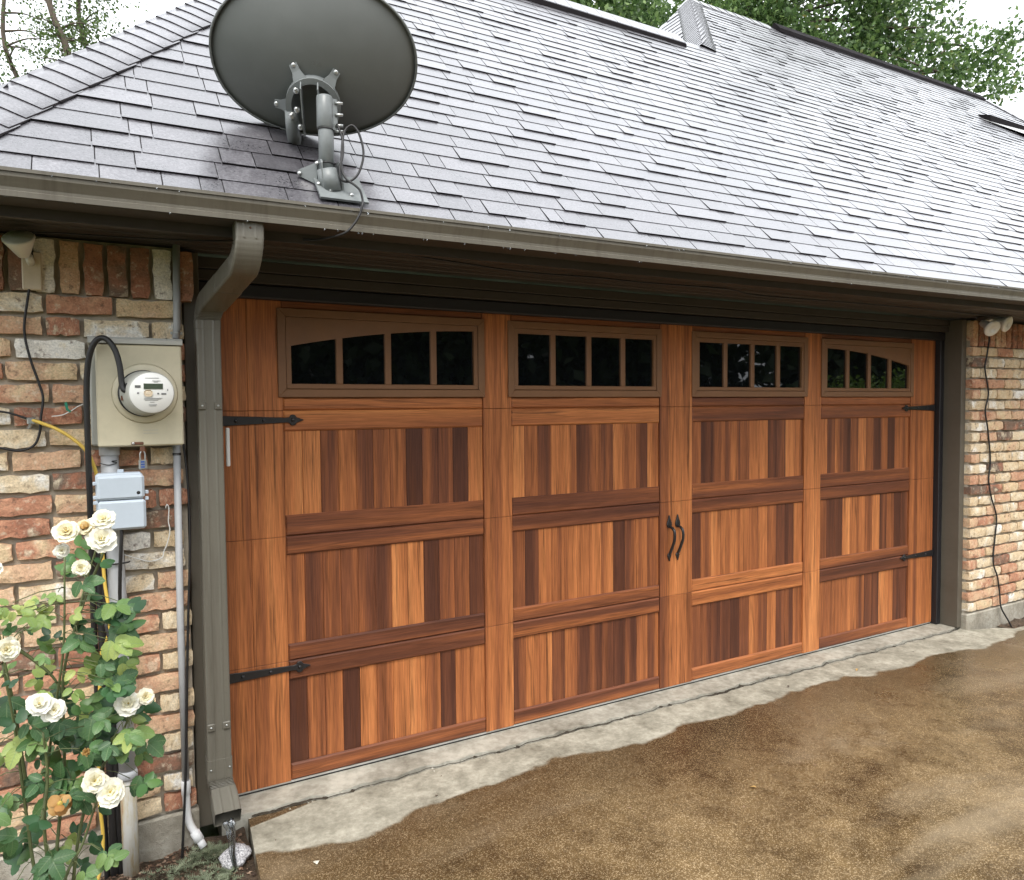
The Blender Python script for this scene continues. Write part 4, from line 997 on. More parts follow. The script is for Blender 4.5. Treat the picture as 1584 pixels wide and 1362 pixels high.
cable('white_wire', [(-0.535, -0.226, 1.588), (-0.505, -0.23, 1.592), (-0.478, -0.232, 1.606), (-0.455, -0.235, 1.622), (-0.428, -0.24, 1.634)], 0.0018, 'white', 'thin white wire with green tag left of the meter cabinet')
mm = MB(); mm._add([(-0.4965, -0.236, 1.635), (-0.4885, -0.238, 1.637), (-0.484, -0.236, 1.612), (-0.476, -0.234, 1.606), (-0.480, -0.236, 1.600), (-0.492, -0.234, 1.609)], [(0, 1, 2, 3, 4, 5)])
tg = mm.build('wire_tag', M['green'], label='little green tag tied on the thin white wire', cat='tag'); tg.modifiers.new('thickness', 'SOLIDIFY').thickness = 0.0015
cable('white_loop_wire', [(-0.192, -0.225, 1.248), (-0.187, -0.228, 1.262), (-0.181, -0.226, 1.245), (-0.184, -0.228, 1.20), (-0.18, -0.229, 1.165), (-0.19, -0.228, 1.12), (-0.202, -0.228, 1.09), (-0.21, -0.229, 1.068), (-0.25, -0.229, 1.06), (-0.29, -0.232, 1.075), (-0.33, -0.245, 1.095)], 0.0020, 'white', 'thin cream wire curling on the bricks right of the utility box')
cable('drop_cable', [(-0.337, -0.34, 1.215), (-0.341, -0.345, 1.15), (-0.347, -0.335, 1.05), (-0.350, -0.325, 0.95), (-0.347, -0.325, 0.86), (-0.352, -0.325, 0.825), (-0.368, -0.325, 0.812), (-0.385, -0.315, 0.825), (-0.395, -0.30, 0.87)], 0.0062, 'black', 'black cable dropping from the utility box in front of the conduit')
cable('slim_black_cable', [(-0.126, -0.226, 1.48), (-0.117, -0.226, 1.38), (-0.112, -0.226, 1.21), (-0.118, -0.228, 1.0), (-0.128, -0.232, 0.82), (-0.140, -0.243, 0.55), (-0.150, -0.247, 0.30), (-0.160, -0.252, 0.14), (-0.170, -0.258, 0.0), (-0.174, -0.26, -0.06)], 0.0048, 'black', 'slim black cable running down beside the slim grey conduit')
MB().tube(smooth_path([(-0.395, -0.285, 1.072), (-0.36, -0.286, 1.072), (-0.322, -0.285, 1.074), (-0.315, -0.27, 1.074)], 4), 0.003, 6).build('cable_tie', M['black'], label='black cable tie strapped across the wide grey conduit', cat='cable tie')
cable('tie_wire', [(-0.398, -0.276, 1.425), (-0.37, -0.281, 1.418), (-0.345, -0.276, 1.424), (-0.36, -0.281, 1.430), (-0.345, -0.274, 1.432)], 0.0014, 'black', 'thin black tie wire twisted round the conduit under the meter cabinet')
cable('soffit_cable', [(0.05, -0.52, 2.192), (0.5, -0.50, 2.197), (0.9, -0.47, 2.186), (1.2, -0.44, 2.180), (1.6, -0.42, 2.190), (1.9, -0.42, 2.188), (2.4, -0.42, 2.196), (2.65, -0.40, 2.182), (3.3, -0.41, 2.186), (4.2, -0.40, 2.192), (5.1, -0.36, 2.194)], 0.0045, 'black', 'thin dark cable sagging under the soffit boards above the garage door')
cable('eave_cable', [(-0.60, -0.24, 2.196), (-0.5, -0.3, 2.194), (-0.3, -0.36, 2.188), (-0.05, -0.42, 2.19), (0.06, -0.47, 2.194)], 0.003, 'black', 'thin dark cable under the eave above the meter cabinet')

# ---- security lamps
def cone_lamp(parent, base, tip, r0, r1, L):
    base, tip = Vector(base), Vector(tip); ax = (tip - base).normalized()
    MB().lathe([(r0 * 0.6, -0.012), (r0, 0.0), (r0 * 1.02, 0.01), (r1 * 0.92, L * 0.8), (r1, L), (r1 * 0.97, L + 0.004), (r1 * 0.5, L + 0.007), (0.001, L + 0.008)], base, ax, 26).build('lamp_shell', M['white'], parent)
fl = empty('security_lamp', (-0.583, -0.215, 2.05), label='white cone security lamp on the brick wall at the far left', cat='lamp')
mm = MB(); mm.box(-0.605, -0.548, -0.232, -0.212, 2.012, 2.14); mm.build('wall_plate', M['sticker'], fl, bevel=0.004)
MB().tube([(-0.578, -0.225, 2.10), (-0.582, -0.262, 2.118)], 0.012, 10).build('swivel', M['white'], fl)
MB().lathe([(0.012, -0.004), (0.018, 0.0), (0.043, 0.052), (0.047, 0.060), (0.047, 0.064), (0.044, 0.067), (0.001, 0.067)], (-0.592, -0.300, 2.112), (-0.12, -0.45, 0.55), 28).build('lamp_shell', M['white'], fl)
dl = empty('twin_security_lamp', (4.96, -0.2, 2.13), label='white twin flood lamp under the eave on the right brick wall', cat='lamp')
MB().lathe([(0.05, 0), (0.05, 0.018), (0.03, 0.026)], (4.96, -0.30, 2.203), (0, 0, -1), 20).build('ceiling_plate', M['soffit'], dl)
for (b, d) in (((4.925, -0.315, 2.150), (-0.25, -0.75, -0.45)), ((5.065, -0.315, 2.175), (0.05, -0.8, -0.30))):
    MB().tube([(4.96, -0.30, 2.19), b], 0.012, 10).build('swivel', M['white'], dl)
    MB().lathe([(0.018, -0.02), (0.024, 0.0), (0.028, 0.035), (0.055, 0.075), (0.056, 0.085), (0.050, 0.090), (0.020, 0.094), (0.018, 0.086), (0.001, 0.085)], b, d, 24).build('lamp_shell', M['white'], dl)
cable('wall_cable', [(5.0, -0.29, 2.17), (5.10, -0.25, 2.12), (5.145, -0.235, 2.06), (5.135, -0.228, 1.95), (5.115, -0.226, 1.85), (5.165, -0.226, 1.68), (5.13, -0.226, 1.55), (5.165, -0.226, 1.42), (5.205, -0.226, 1.20), (5.19, -0.226, 1.05), (5.225, -0.226, 0.93), (5.30, -0.226, 0.78), (5.285, -0.226, 0.62), (5.268, -0.226, 0.45), (5.33, -0.226, 0.33), (5.36, -0.228, 0.20), (5.37, -0.235, 0.10), (5.43, -0.255, 0.0), (5.45, -0.27, -0.05)], 0.0055, 'black', 'black cable snaking down the right brick wall from the twin lamp')

# ================================================================== SATELLITE DISH
sat = empty('satellite_dish', (0.34, -0.57, 2.36), label='dark grey oval satellite dish seen from behind on the roof edge', cat='satellite dish')
DN = Vector((0.26, 0.84, 0.67)).normalized()          # the way the dish looks
DC = Vector((0.328, -0.47, 2.866))
du = Vector((0, 0, 1)).cross(DN) * -1; du.normalize()
roll = R(1.8); dv = du.cross(DN) * 1.0
if dv.z < 0: dv = -dv
du, dv = du * math.cos(roll) + dv * math.sin(roll), dv * math.cos(roll) - du * math.sin(roll)
def dish():
    a, b, depth = 0.3545, 0.260, 0.080
    V = []; F = []; nr, ns = 14, 64
    prof = [(i / nr, -depth * (1 - (i / nr) ** 2)) for i in range(nr + 1)] + [(1.012, 0.004), (1.022, -0.004), (1.018, -0.012), (1.000, -0.012)]
    for (rr_, h) in prof:
        for k in range(ns):
            an = 2 * math.pi * k / ns
            # superellipse gives the slightly squared oval
            cx, sx = math.cos(an), math.sin(an); n = 2.1
            kx = math.copysign(abs(cx) ** (2 / n), cx); ky = math.copysign(abs(sx) ** (2 / n), sx)
            V.append(DC + du * (a * rr_ * kx) + dv * (b * rr_ * ky) + DN * h)
    for i in range(len(prof) - 1):
        for k in range(ns): F.append((i * ns + k, i * ns + (k + 1) % ns, (i + 1) * ns + (k + 1) % ns, (i + 1) * ns + k))
    m = MB(); m._add(V, F, True); return m
ro = dish().build('reflector', M['dish'], sat)
md = ro.modifiers.new('thickness', 'SOLIDIFY'); md.thickness = 0.003; md.offset = 0
mast = Vector((0.328, -0.575, 2.45))
# back bracket: ring with three ears on stand-offs
BC = Vector((0.312, -0.478, 2.695))
ringp = [BC + du * (0.092 * math.cos(R(a))) + dv * (0.092 * math.sin(R(a))) for a in range(-35, 236, 10)]
m = MB(); n = len(ringp)
V = []; F = []
for p in ringp:
    o_ = (p - BC).normalized()
    for (r_, h_) in ((0.004, 0.034), (0.004, -0.012), (-0.016, -0.014), (-0.016, -0.010), (0.0, -0.007), (0.0, 0.034)): V.append(p + o_ * r_ + DN * h_)
for i in range(n - 1):
    for k in range(6): F.append((i * 6 + k, i * 6 + (k + 1) % 6, (i + 1) * 6 + (k + 1) % 6, (i + 1) * 6 + k))
F += [tuple(range(6)), tuple(range((n - 1) * 6, n * 6))]
m._add(V, F); brk = m.build('bracket_ring', M['dish_b'], sat)
for (a, L_) in ((115, 0.055), (52, 0.055), (182, 0.045)):
    d_ = du * math.cos(R(a)) + dv * math.sin(R(a)); s_ = DN.cross(d_); p0 = BC + d_ * 0.088
    vv = [p0 + s_ * 0.026 + DN * 0.0, p0 - s_ * 0.026 + DN * 0.0, p0 + d_ * L_ * 0.55 - s_ * 0.015 + DN * 0.018, p0 + d_ * L_ * 0.55 + s_ * 0.015 + DN * 0.018, p0 + d_ * L_ + s_ * 0.014 + DN * 0.030, p0 + d_ * L_ - s_ * 0.014 + DN * 0.030]
    m = MB(); m._add(vv, [(0, 1, 2, 3), (3, 2, 5, 4)]); e_ = m.build('bracket_ear', M['dish_b'], sat); e_.modifiers.new('thickness', 'SOLIDIFY').thickness = 0.005
    MB().lathe([(0.0095, 0), (0.0095, 0.004), (0.006, 0.008), (0.001, 0.009)], p0 + d_ * L_ * 0.92 + DN * 0.026, -DN, 12).build('bolt', M['steel'], e_)
# clamp plates and adjusting bolts between ring and mast
for sx in (-0.034, 0.024):
    c0 = BC - DN * 0.02 + du * sx
    vv = [c0 + dv * 0.085, c0 + dv * 0.075 - DN * 0.05, c0 - dv * 0.02 - DN * 0.065, c0 - dv * 0.085 - DN * 0.05, c0 - dv * 0.10, c0 - dv * 0.02 + DN * 0.03]
    m = MB(); m._add(vv, [tuple(range(6))]); e_ = m.build('clamp_plate', M['dish_b'], sat); e_.modifiers.new('thickness', 'SOLIDIFY').thickness = 0.004
for (u_, v_, h_) in ((-0.052, 0.055, 0.03), (-0.054, -0.005, 0.045), (-0.075, -0.03, 0.035), (-0.046, -0.062, 0.05), (-0.072, -0.028, 0.03)):
    MB().lathe([(0.0105, 0), (0.0105, 0.006), (0.007, 0.006), (0.007, 0.016), (0.002, 0.018)], BC + du * u_ + dv * v_ - DN * h_, (-0.5, -0.8, 0.1), 10).build('bolt', M['steel'], sat)
# long lower arm of the bracket that carries the feed
m = MB(); pa = BC - du * 0.080 - dv * 0.02; m.tube([pa + DN * 0.0, pa - dv * 0.06 - DN * 0.005, pa - dv * 0.115 + DN * 0.02, pa - dv * 0.125 + DN * 0.5], [0.022, 0.024, 0.024, 0.018], 12); m.build('feed_arm', M['dish_b'], sat)
m = MB(); m.tube([mast + Vector((0, 0, -0.03)), mast + Vector((0.001, 0.0, 0.10)), mast + Vector((-0.003, 0.0, 0.245))], 0.0265, 22); mp = m.build('mast', M['dish_b'], sat)
MB().lathe([(0.0275, 0), (0.0285, 0.001), (0.0285, 0.105), (0.0275, 0.106)], mast + Vector((-0.002, 0, 0.135)), (0, 0, 1), 22).build('sleeve', M['dish_b'], sat)
m = MB(); m.box(mast.x + 0.022, mast.x + 0.040, mast.y - 0.012, mast.y + 0.012, mast.z + 0.13, mast.z + 0.24); m.build('clamp_flange', M['dish_b'], sat, bevel=0.002)
for dz in (0.225, 0.185, 0.148, 0.128):
    MB().tube([mast + Vector((0.030, -0.012, dz)), mast + Vector((0.056, -0.022, dz))], 0.0055, 8).build('clamp_bolt', M['steel'], sat)
for dz in (0.010, 0.128):
    MB().lathe([(0.0275, 0), (0.029, 0.001), (0.029, 0.004), (0.0275, 0.005)], mast + Vector((0, 0, dz)), (0, 0, 1), 20).build('cable_tie', M['black'], sat)
# foot: two fan plates, base plate on the slope, left brace
fx, fy, fz = 0.372, -0.600, 2.349
for sx, col in ((-0.032, 1), (0.036, 1)):
    vv = []
    for a in range(0, 181, 15):
        vv.append((mast.x + sx, mast.y - 0.048 * math.cos(R(a)), mast.z + 0.030 + 0.022 * math.sin(R(a)) - 0.03))
    vv += [(mast.x + sx + 0.02, mast.y + 0.10, mast.z - 0.02), (mast.x + sx + 0.022, mast.y + 0.02, mast.z - 0.088), (mast.x + sx + 0.010, mast.y - 0.035, mast.z - 0.085)]
    m = MB(); m._add(vv, [tuple(range(len(vv)))]); e_ = m.build('fan_plate', M['dish_b'], sat); e_.modifiers.new('thickness', 'SOLIDIFY').thickness = 0.006
m = MB(); m.tube([mast + Vector((-0.005, -0.02, -0.01)), mast + Vector((0.012, -0.012, -0.085))], [0.034, 0.040], 14); m.build('foot_socket', M['dish_b'], sat)
def on_slope(x, y, h): return Vector((x, y - h * C45, zf(x, y) + h * C45))
m = MB(); pts = [on_slope(*p) for p in ((0.285, -0.635, 0.016), (0.455, -0.635, 0.016), (0.455, -0.52, 0.016), (0.285, -0.52, 0.016), (0.285, -0.635, 0.024), (0.455, -0.635, 0.024), (0.455, -0.52, 0.024), (0.285, -0.52, 0.024))]
m._add(pts, [(0, 3, 2, 1), (4, 5, 6, 7), (0, 1, 5, 4), (1, 2, 6, 5), (2, 3, 7, 6), (3, 0, 4, 7)]); m.build('base_plate', M['dish_b'], sat)
m = MB(); q0 = mast + Vector((-0.03, 0.0, -0.005)); q1 = on_slope(0.245, -0.53, 0.012)
vv = [q0 + Vector((0, 0, 0.02)), q0 + Vector((0, 0.01, -0.055)), q1 + Vector((0.0, 0, -0.004)), q1 + Vector((-0.004, 0, 0.018))]
m._add(vv, [(0, 1, 2, 3)]); e_ = m.build('brace', M['dish_b'], sat); e_.modifiers.new('thickness', 'SOLIDIFY').thickness = 0.006
for p in (q0 + Vector((-0.006, -0.012, 0.012)), q0 + Vector((-0.004, -0.02, -0.06)), q1 + Vector((-0.004, -0.008, 0.004)), on_slope(0.33, -0.60, 0.024), on_slope(0.40, -0.61, 0.024)):
    MB().lathe([(0.008, 0), (0.008, 0.004), (0.004, 0.007)], p, (-0.3, -0.8, 0.4), 10).build('bolt', M['steel'], sat)
cable('dish_cable', [(0.362, -0.60, 2.60), (0.375, -0.615, 2.545), (0.373, -0.625, 2.49), (0.36, -0.63, 2.44), (0.362, -0.635, 2.40), (0.39, -0.64, 2.395), (0.424, -0.64, 2.43), (0.444, -0.635, 2.50), (0.432, -0.625, 2.57), (0.41, -0.615, 2.598), (0.385, -0.61, 2.575), (0.372, -0.62, 2.52), (0.366, -0.63, 2.44), (0.378, -0.645, 2.40), (0.40, -0.66, 2.38), (0.410, -0.69, 2.355), (0.405, -0.73, 2.32), (0.395, -0.765, 2.29), (0.385, -0.768, 2.255), (0.362, -0.765, 2.215), (0.33, -0.75, 2.185), (0.27, -0.66, 2.178), (0.2, -0.6, 2.185)], 0.0042, 'black', 'looped dark cable from the dish mast down over the gutter', 6)

# ================================================================== ROSE BUSH
bush = empty('rose_bush', (-0.52, -0.80, -0.06), label='leafy rose bush with cream blossoms before the left brick wall', cat='rose bush')
qr = random.Random(33)
def leaf_mesh(k):
    j = random.Random(k); L, Wd = 1.0, 0.62 + 0.08 * j.random(); n = 8; V = []; F = []
    bend = j.uniform(0.05, 0.35); fold = j.uniform(0.05, 0.25)
    for i in range(n + 1):
        t = i / n; w = Wd * 0.5 * (math.sin(math.pi * min(1, t ** 0.85)) ** 0.55 if 0 < t < 0.999 else 0.02)
        if 0 < i < n: w *= 1 + (0.06 if i % 2 else -0.05)
        zc_ = -bend * t * t
        V += [(-w, t * L, zc_ + w * fold * 2), (0, t * L, zc_), (w, t * L, zc_ + w * fold * 2)]
    for i in range(n):
        a = i * 3; F += [(a, a + 1, a + 4, a + 3), (a + 1, a + 2, a + 5, a + 4)]
    m = mesh_np('leaf', V, F, True); m.materials.append(M['rose_leaf']); return m
LM = [leaf_mesh(k) for k in range(6)]
base = Vector((-0.54, -0.82, -0.06))
FL = [(-0.392, 1.296, 0.034, 0.30), (-0.483, 1.272, 0.036, 0.45), (-0.399, 1.242, 0.042, 0.15), (-0.437, 1.277, 0.028, 0.70), (-0.497, 1.217, 0.022, 0.0), (-0.452, 1.165, 0.024, 0.35),
      (-0.632, 0.962, 0.034, 0.30), (-0.562, 0.800, 0.036, 0.0), (-0.527, 0.772, 0.034, 0.02), (-0.345, 0.752, 0.038, 0.15), (-0.300, 0.764, 0.026, 0.35), (-0.436, 0.552, 0.036, 0.35), (-0.398, 0.512, 0.042, 0.25), (-0.522, 0.505, 0.034, 0.98), (-0.650, 1.185, 0.022, 0.05), (-0.455, 0.640, 0.014, 0.75)]
canes = []
for (p, w) in (([(-0.55, 0.30), (-0.56, 0.5), (-0.53, 0.75), (-0.50, 0.95), (-0.49, 1.20)], -0.80), ([(-0.54, 0.3), (-0.51, 0.6), (-0.505, 0.85), (-0.47, 1.0), (-0.44, 1.12), (-0.41, 1.22)], -0.78),
               ([(-0.50, 0.25), (-0.47, 0.45), (-0.42, 0.58), (-0.36, 0.68), (-0.345, 0.73)], -0.80), ([(-0.58, 0.3), (-0.60, 0.5), (-0.62, 0.75), (-0.64, 0.93)], -0.82),
               ([(-0.56, 0.5), (-0.545, 0.62), (-0.55, 0.75)], -0.88), ([(-0.52, 0.3), (-0.47, 0.4), (-0.43, 0.52)], -0.86), ([(-0.60, 0.5), (-0.63, 0.8), (-0.655, 1.0), (-0.65, 1.17)], -0.72),
               ([(-0.64, 0.98), (-0.58, 0.92), (-0.53, 0.86), (-0.505, 0.80)], -0.76), ([(-0.47, 1.0), (-0.435, 1.1), (-0.395, 1.2), (-0.392, 1.27)], -0.77)):
    pts = [(x, w + qr.uniform(-0.015, 0.015), z) for x, z in p]
    if p[0][1] <= 0.31: pts = [tuple(base + Vector((qr.uniform(-0.05, 0.05), qr.uniform(-0.03, 0.03), 0)))] + pts
    sp_ = smooth_path(pts, 6); canes += sp_
    n = len(sp_); MB().tube(sp_, [0.0055 - 0.003 * i / n for i in range(n)], 7).build('cane', M['cane'], bush)
def inside(x, z):
    # silhouette of the bush measured from the photograph, in metres
    if z > 1.14: return abs(x + 0.43) < 0.055
    if z > 1.02: return -0.67 < x < -0.355 and not (-0.56 < x < -0.51 and z > 1.09)
    if z > 0.80: return -0.68 < x < -0.36
    if z > 0.66: return -0.68 < x < -0.385 or (-0.37 < x < -0.30 and z < 0.73)
    if z > 0.54: return -0.68 < x < -0.315 and not (-0.42 < x < -0.39)
    if z > 0.40: return (-0.66 < x < -0.385)
    return -0.63 < x < -0.42
def put_leaf(p, d, nrm, size, tone, parent=bush):
    d = d.normalized(); s = nrm.cross(d)
    if s.length < 1e-4: s = d.orthogonal()
    s.normalize(); nn = d.cross(s) * -1.0
    if nn.dot(nrm) < 0: s = -s; nn = -nn
    o = bpy.data.objects.new('leaf', qr.choice(LM)); place(o, parent, p)
    Mx = Matrix((s, d, s.cross(d))).transposed(); o.rotation_euler = Mx.to_euler(); o.scale = (size, size, size); o.color = (tone, qr.random(), 0, 1)
count = 0; tries = 0; nfront = 0; pet = MB()
back = []
while count < 640 and tries < 4000:
    tries += 1
    z = qr.uniform(0.24, 1.22); x = qr.uniform(-0.68, -0.29)
    if not inside(x, z): continue
    y = -0.80 + qr.uniform(-0.11, 0.13); c = Vector((x, y, z))
    nb = min(canes, key=lambda p_: (p_ - c).length); ax = c - nb
    if ax.length > 0.16: continue
    ax = ax if ax.length > 0.02 else Vector((qr.uniform(-1, 1), -0.5, 0)); ax = (ax.normalized() + Vector((0, 0, -0.25))).normalized()
    st = nb.lerp(c, 0.0); pet.tube([st, st.lerp(c, 0.5) + Vector((0, 0, 0.008)), c], 0.0013, 4)
    young = x < -0.47 and z > 0.84
    tone0 = (qr.uniform(0.65, 1.0) if young and qr.random() < 0.75 else qr.uniform(0.0, 0.62)) if qr.random() < 0.93 else 0.8
    size = (qr.uniform(0.026, 0.038) if young else qr.uniform(0.037, 0.056))
    face = Vector((qr.uniform(-0.5, 0.5), -0.75, qr.uniform(0.35, 1.0))).normalized()
    for k in range(3 if qr.random() < 0.85 else 5):
        sd_ = (-1) ** k; along = c + ax * (0.012 * k)
        if k == 0: dd = ax; along = c + ax * 0.028
        else: dd = (ax * 0.45 + face.cross(ax) * sd_).normalized()
        dd = (dd + Vector((qr.uniform(-0.25, 0.25), qr.uniform(-0.25, 0.25), qr.uniform(-0.45, 0.05)))).normalized()
        args = (along, dd, face, size * qr.uniform(0.75, 1.1), min(1, max(0, tone0 + qr.uniform(-0.08, 0.08)))); count += 1
        if along.y < -0.76 and nfront < 300: put_leaf(*args); nfront += 1
        else: back.append(args)
pet.build('petioles', M['cane'], bush, kind='stuff')
# the leaves further inside the bush, one mass
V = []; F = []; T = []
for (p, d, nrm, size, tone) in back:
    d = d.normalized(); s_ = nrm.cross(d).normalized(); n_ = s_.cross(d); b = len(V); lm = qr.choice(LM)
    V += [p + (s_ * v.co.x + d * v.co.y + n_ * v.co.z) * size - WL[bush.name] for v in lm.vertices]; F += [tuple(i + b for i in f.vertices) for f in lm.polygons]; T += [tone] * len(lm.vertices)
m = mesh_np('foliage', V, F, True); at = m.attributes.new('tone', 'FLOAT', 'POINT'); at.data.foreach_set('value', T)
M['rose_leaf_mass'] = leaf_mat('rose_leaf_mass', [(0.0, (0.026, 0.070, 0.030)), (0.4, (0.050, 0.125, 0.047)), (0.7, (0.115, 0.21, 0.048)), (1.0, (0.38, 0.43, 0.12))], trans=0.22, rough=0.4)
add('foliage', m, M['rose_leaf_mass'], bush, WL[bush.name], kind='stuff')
def petal_mesh(k):
    j = random.Random(50 + k); n = 5; V = []; F = []
    for i in range(n + 1):
        t = i / n; w = 0.5 * math.sin(math.pi * min(0.97, 0.12 + t * 0.78)) ** 0.7
        for s_ in (-1, -0.5, 0, 0.5, 1):
            V.append((s_ * w, t, 0.30 * t * t - 0.10 * t + 0.16 * (abs(s_) ** 2) * (1 - t * 0.6) + (-0.16 * max(0, t - 0.7) * 3) + j.uniform(-0.03, 0.03)))
    for i in range(n):
        for s_ in range(4): a = i * 5 + s_; F.append((a, a + 1, a + 6, a + 5))
    m = mesh_np('petal', V, F, True); m.materials.append(M['petal']); return m
PM = [petal_mesh(k) for k in range(5)]
for (x, z, r, tone) in FL:
    r *= 0.86; tone = tone if tone > 0.9 else tone * 0.75
    y = -0.915 + qr.uniform(-0.01, 0.01); x = -0.397 + 0.952 * (x + 0.397); z = 1.604 + 0.952 * (z - 1.604); f = MB(); small = r < 0.018
    f.lathe([(0.002, -0.012), (r * 0.22, -0.006), (r * 0.26, 0.0), (r * 0.2, r * 0.12), (0.001, r * 0.2)], (0, 0, 0), (0, 0, 1), 9)
    fo = bpy.data.objects.new('blossom', f.mesh('blossom')); fo.data.materials.append(M['heart']); place(fo, bush, (x, y, z))
    tilt = Vector((qr.uniform(-0.35, 0.35), -0.9, qr.uniform(0.15, 0.9))).normalized(); fo.rotation_euler = tilt.to_track_quat('Z', 'Y').to_euler()
    rings = ((9, 8, 1.0), (8, 28, 0.86), (7, 50, 0.66), (5, 70, 0.45)) if not small else ((5, 75, 1.6), (4, 80, 1.3))
    if tone > 0.9: rings = ((5, -25, 1.2), (3, 20, 0.9))
    for (n, el, sc) in rings:
        a0 = qr.uniform(0, 360)
        for k in range(n):
            an = R(a0 + 360 * k / n + qr.uniform(-9, 9)); e = R(el + qr.uniform(-11, 11)); o = bpy.data.objects.new('petal', qr.choice(PM)); COL.objects.link(o); o.parent = fo
            d = Vector((math.cos(an) * math.cos(e), math.sin(an) * math.cos(e), math.sin(e))); s_ = Vector((-math.sin(an), math.cos(an), 0)); nn = s_.cross(d)
            o.rotation_euler = Matrix((s_, d, nn)).transposed().to_euler(); S_ = r * sc * qr.uniform(0.88, 1.1); o.scale = (S_ * 1.05, S_, S_); o.location = d * (r * 0.05)
            inner = 0.25 * (el > 45); o.color = (min(1, max(0, tone + inner + qr.uniform(-0.08, 0.12))), 0, 0, 1)

# ---- bed: weeds, litter, splash rock
def tone_mesh(name, V, F, T, mat, **k):
    m = mesh_np(name, V, F); at = m.attributes.new('tone', 'FLOAT', 'POINT'); at.data.foreach_set('value', T); return add(name, m, mat, **k)
V = []; F = []; T = []; qw = random.Random(8)
for c in range(70):
    if qw.random() < 0.6: cx, cy = qw.uniform(-0.34, -0.02), qw.uniform(-0.60, -0.30)
    else: cx, cy = qw.uniform(-0.20, 0.02), qw.uniform(-0.36, -0.27)
    for b in range(qw.randint(6, 12)):
        an = qw.uniform(0, 6.28); L = qw.uniform(0.02, 0.07); el = qw.uniform(0.1, 0.7); d = Vector((math.cos(an) * math.cos(el), math.sin(an) * math.cos(el), math.sin(el)))
        z = -0.05 + bumps(cx, cy); p0 = Vector((cx, cy, z)); s_ = Vector((-math.sin(an), math.cos(an), 0)); tn = qw.random()
        for seg in range(6):
            t = 0.25 + seg * 0.14; pp = p0 + d * (L * t) - Vector((0, 0, 0.02 * t * t))
            for sg in (-1, 1):
                ll = L * 0.30 * (1.2 - t); tip = pp + s_ * sg * ll + d * ll * 0.7 + Vector((0, 0, qw.uniform(-0.004, 0.006))); w = 0.0022
                k = len(V); V += [pp + d * w, pp - d * w, tip]; F.append((k, k + 1, k + 2)); T += [tn] * 3
tone_mesh('weeds', V, F, T, M['weed'], label='low feathery grey green weeds growing in the soil below the downspout', cat='weeds', kind='stuff')
V = []; F = []; T = []
for c in range(2600):
    cx, cy = qw.uniform(-0.85, 0.04), qw.uniform(-0.85, -0.215) if qw.random() < 0.7 else qw.uniform(-0.30, -0.215)
    if qw.random() < 0.12: cx, cy = qw.uniform(5.4, 6.2), qw.uniform(-0.5, -0.22)
    s = qw.uniform(0.003, 0.011); an = qw.uniform(0, 6.28); z = (-0.055 if cx < 1 else -0.033) + bumps(cx, cy) + 0.004; k = len(V); tn = qw.random() ** 1.6
    u = Vector((math.cos(an), math.sin(an), qw.uniform(-0.3, 0.3))); w = Vector((-math.sin(an), math.cos(an), qw.uniform(-0.3, 0.3))) * qw.uniform(0.3, 0.8); p = Vector((cx, cy, z))
    V += [p + u * s, p + w * s + Vector((0, 0, s * .3)), p - u * s, p - w * s]; F.append((k, k + 1, k + 2, k + 3)); T += [tn] * 4
tone_mesh('bed_litter', V, F, T, M['litter'], label='scattered bark chips and dead leaf bits on the soil bed', cat='litter', kind='stuff')
def rock(name, c, sx, sy, sz, seed, label):
    bm = bmesh.new(); bmesh.ops.create_icosphere(bm, subdivisions=3, radius=1.0); j = random.Random(seed); ph = [j.uniform(0, 6) for _ in range(6)]
    for v in bm.verts:
        p = v.co; k = 1 + 0.16 * math.sin(p.x * 3 + ph[0]) * math.sin(p.y * 3.7 + ph[1]) + 0.10 * math.sin(p.x * 7 + ph[2]) * math.sin(p.y * 6 + ph[3]) + 0.05 * math.sin(p.z * 9 + ph[4])
        v.co = Vector((p.x * k * sx, p.y * k * sy, max(-0.5, p.z) * k * sz))
    m = bpy.data.meshes.new(name); bm.to_mesh(m); bm.free(); m.polygons.foreach_set('use_smooth', [True] * len(m.polygons))
    o = add(name, m, M['rock'], None, c, label=label, cat='rock'); o.rotation_euler = (R(6), R(-8), R(30)); return o
rock('splash_rock', (-0.005, -0.375, -0.035), 0.058, 0.050, 0.032, 4, 'pale speckled rock lying below the downspout mouth')
# fallen bits on the concrete
m = MB(); m._add([(0.0, -0.012, 0.002), (0.012, 0, 0.006), (0.002, 0.012, 0.002), (-0.011, 0.003, 0.007)], [(0, 1, 2, 3)])
fp = m.build('fallen_petal', M['petal'], loc=(0, 0, 0), color=(0.2, 0, 0, 1), label='single cream petal fallen on the wet driveway near the soil bed', cat='petal'); fp.location = (0.235, -0.60, -0.0125)
for (x, y, s, an, lab) in ((1.98, -1.02, 0.028, 0.4, 'dry tan leaf lying in the middle of the wet driveway'), (3.6, -0.33, 0.022, 1.9, 'small dark leaf on the driveway before the fourth door panel'), (3.02, -0.30, 0.018, 2.6, 'small dark leaf on the dry concrete before the third door panel'), (4.3, -0.75, 0.02, 0.9, 'tiny tan leaf on the far wet driveway')):
    mm_ = leaf_mesh(int(x * 10)); mm_.materials.clear(); mm_.materials.append(M['petal'] if s > 0.02 else M['bark'])
    o = add('fallen_leaf', mm_, None, None, (x, y, -0.006), color=(0.85, 0, 0, 1), label=lab, cat='leaf'); o.scale = (s, s, s); o.rotation_euler = (0, R(8), an)

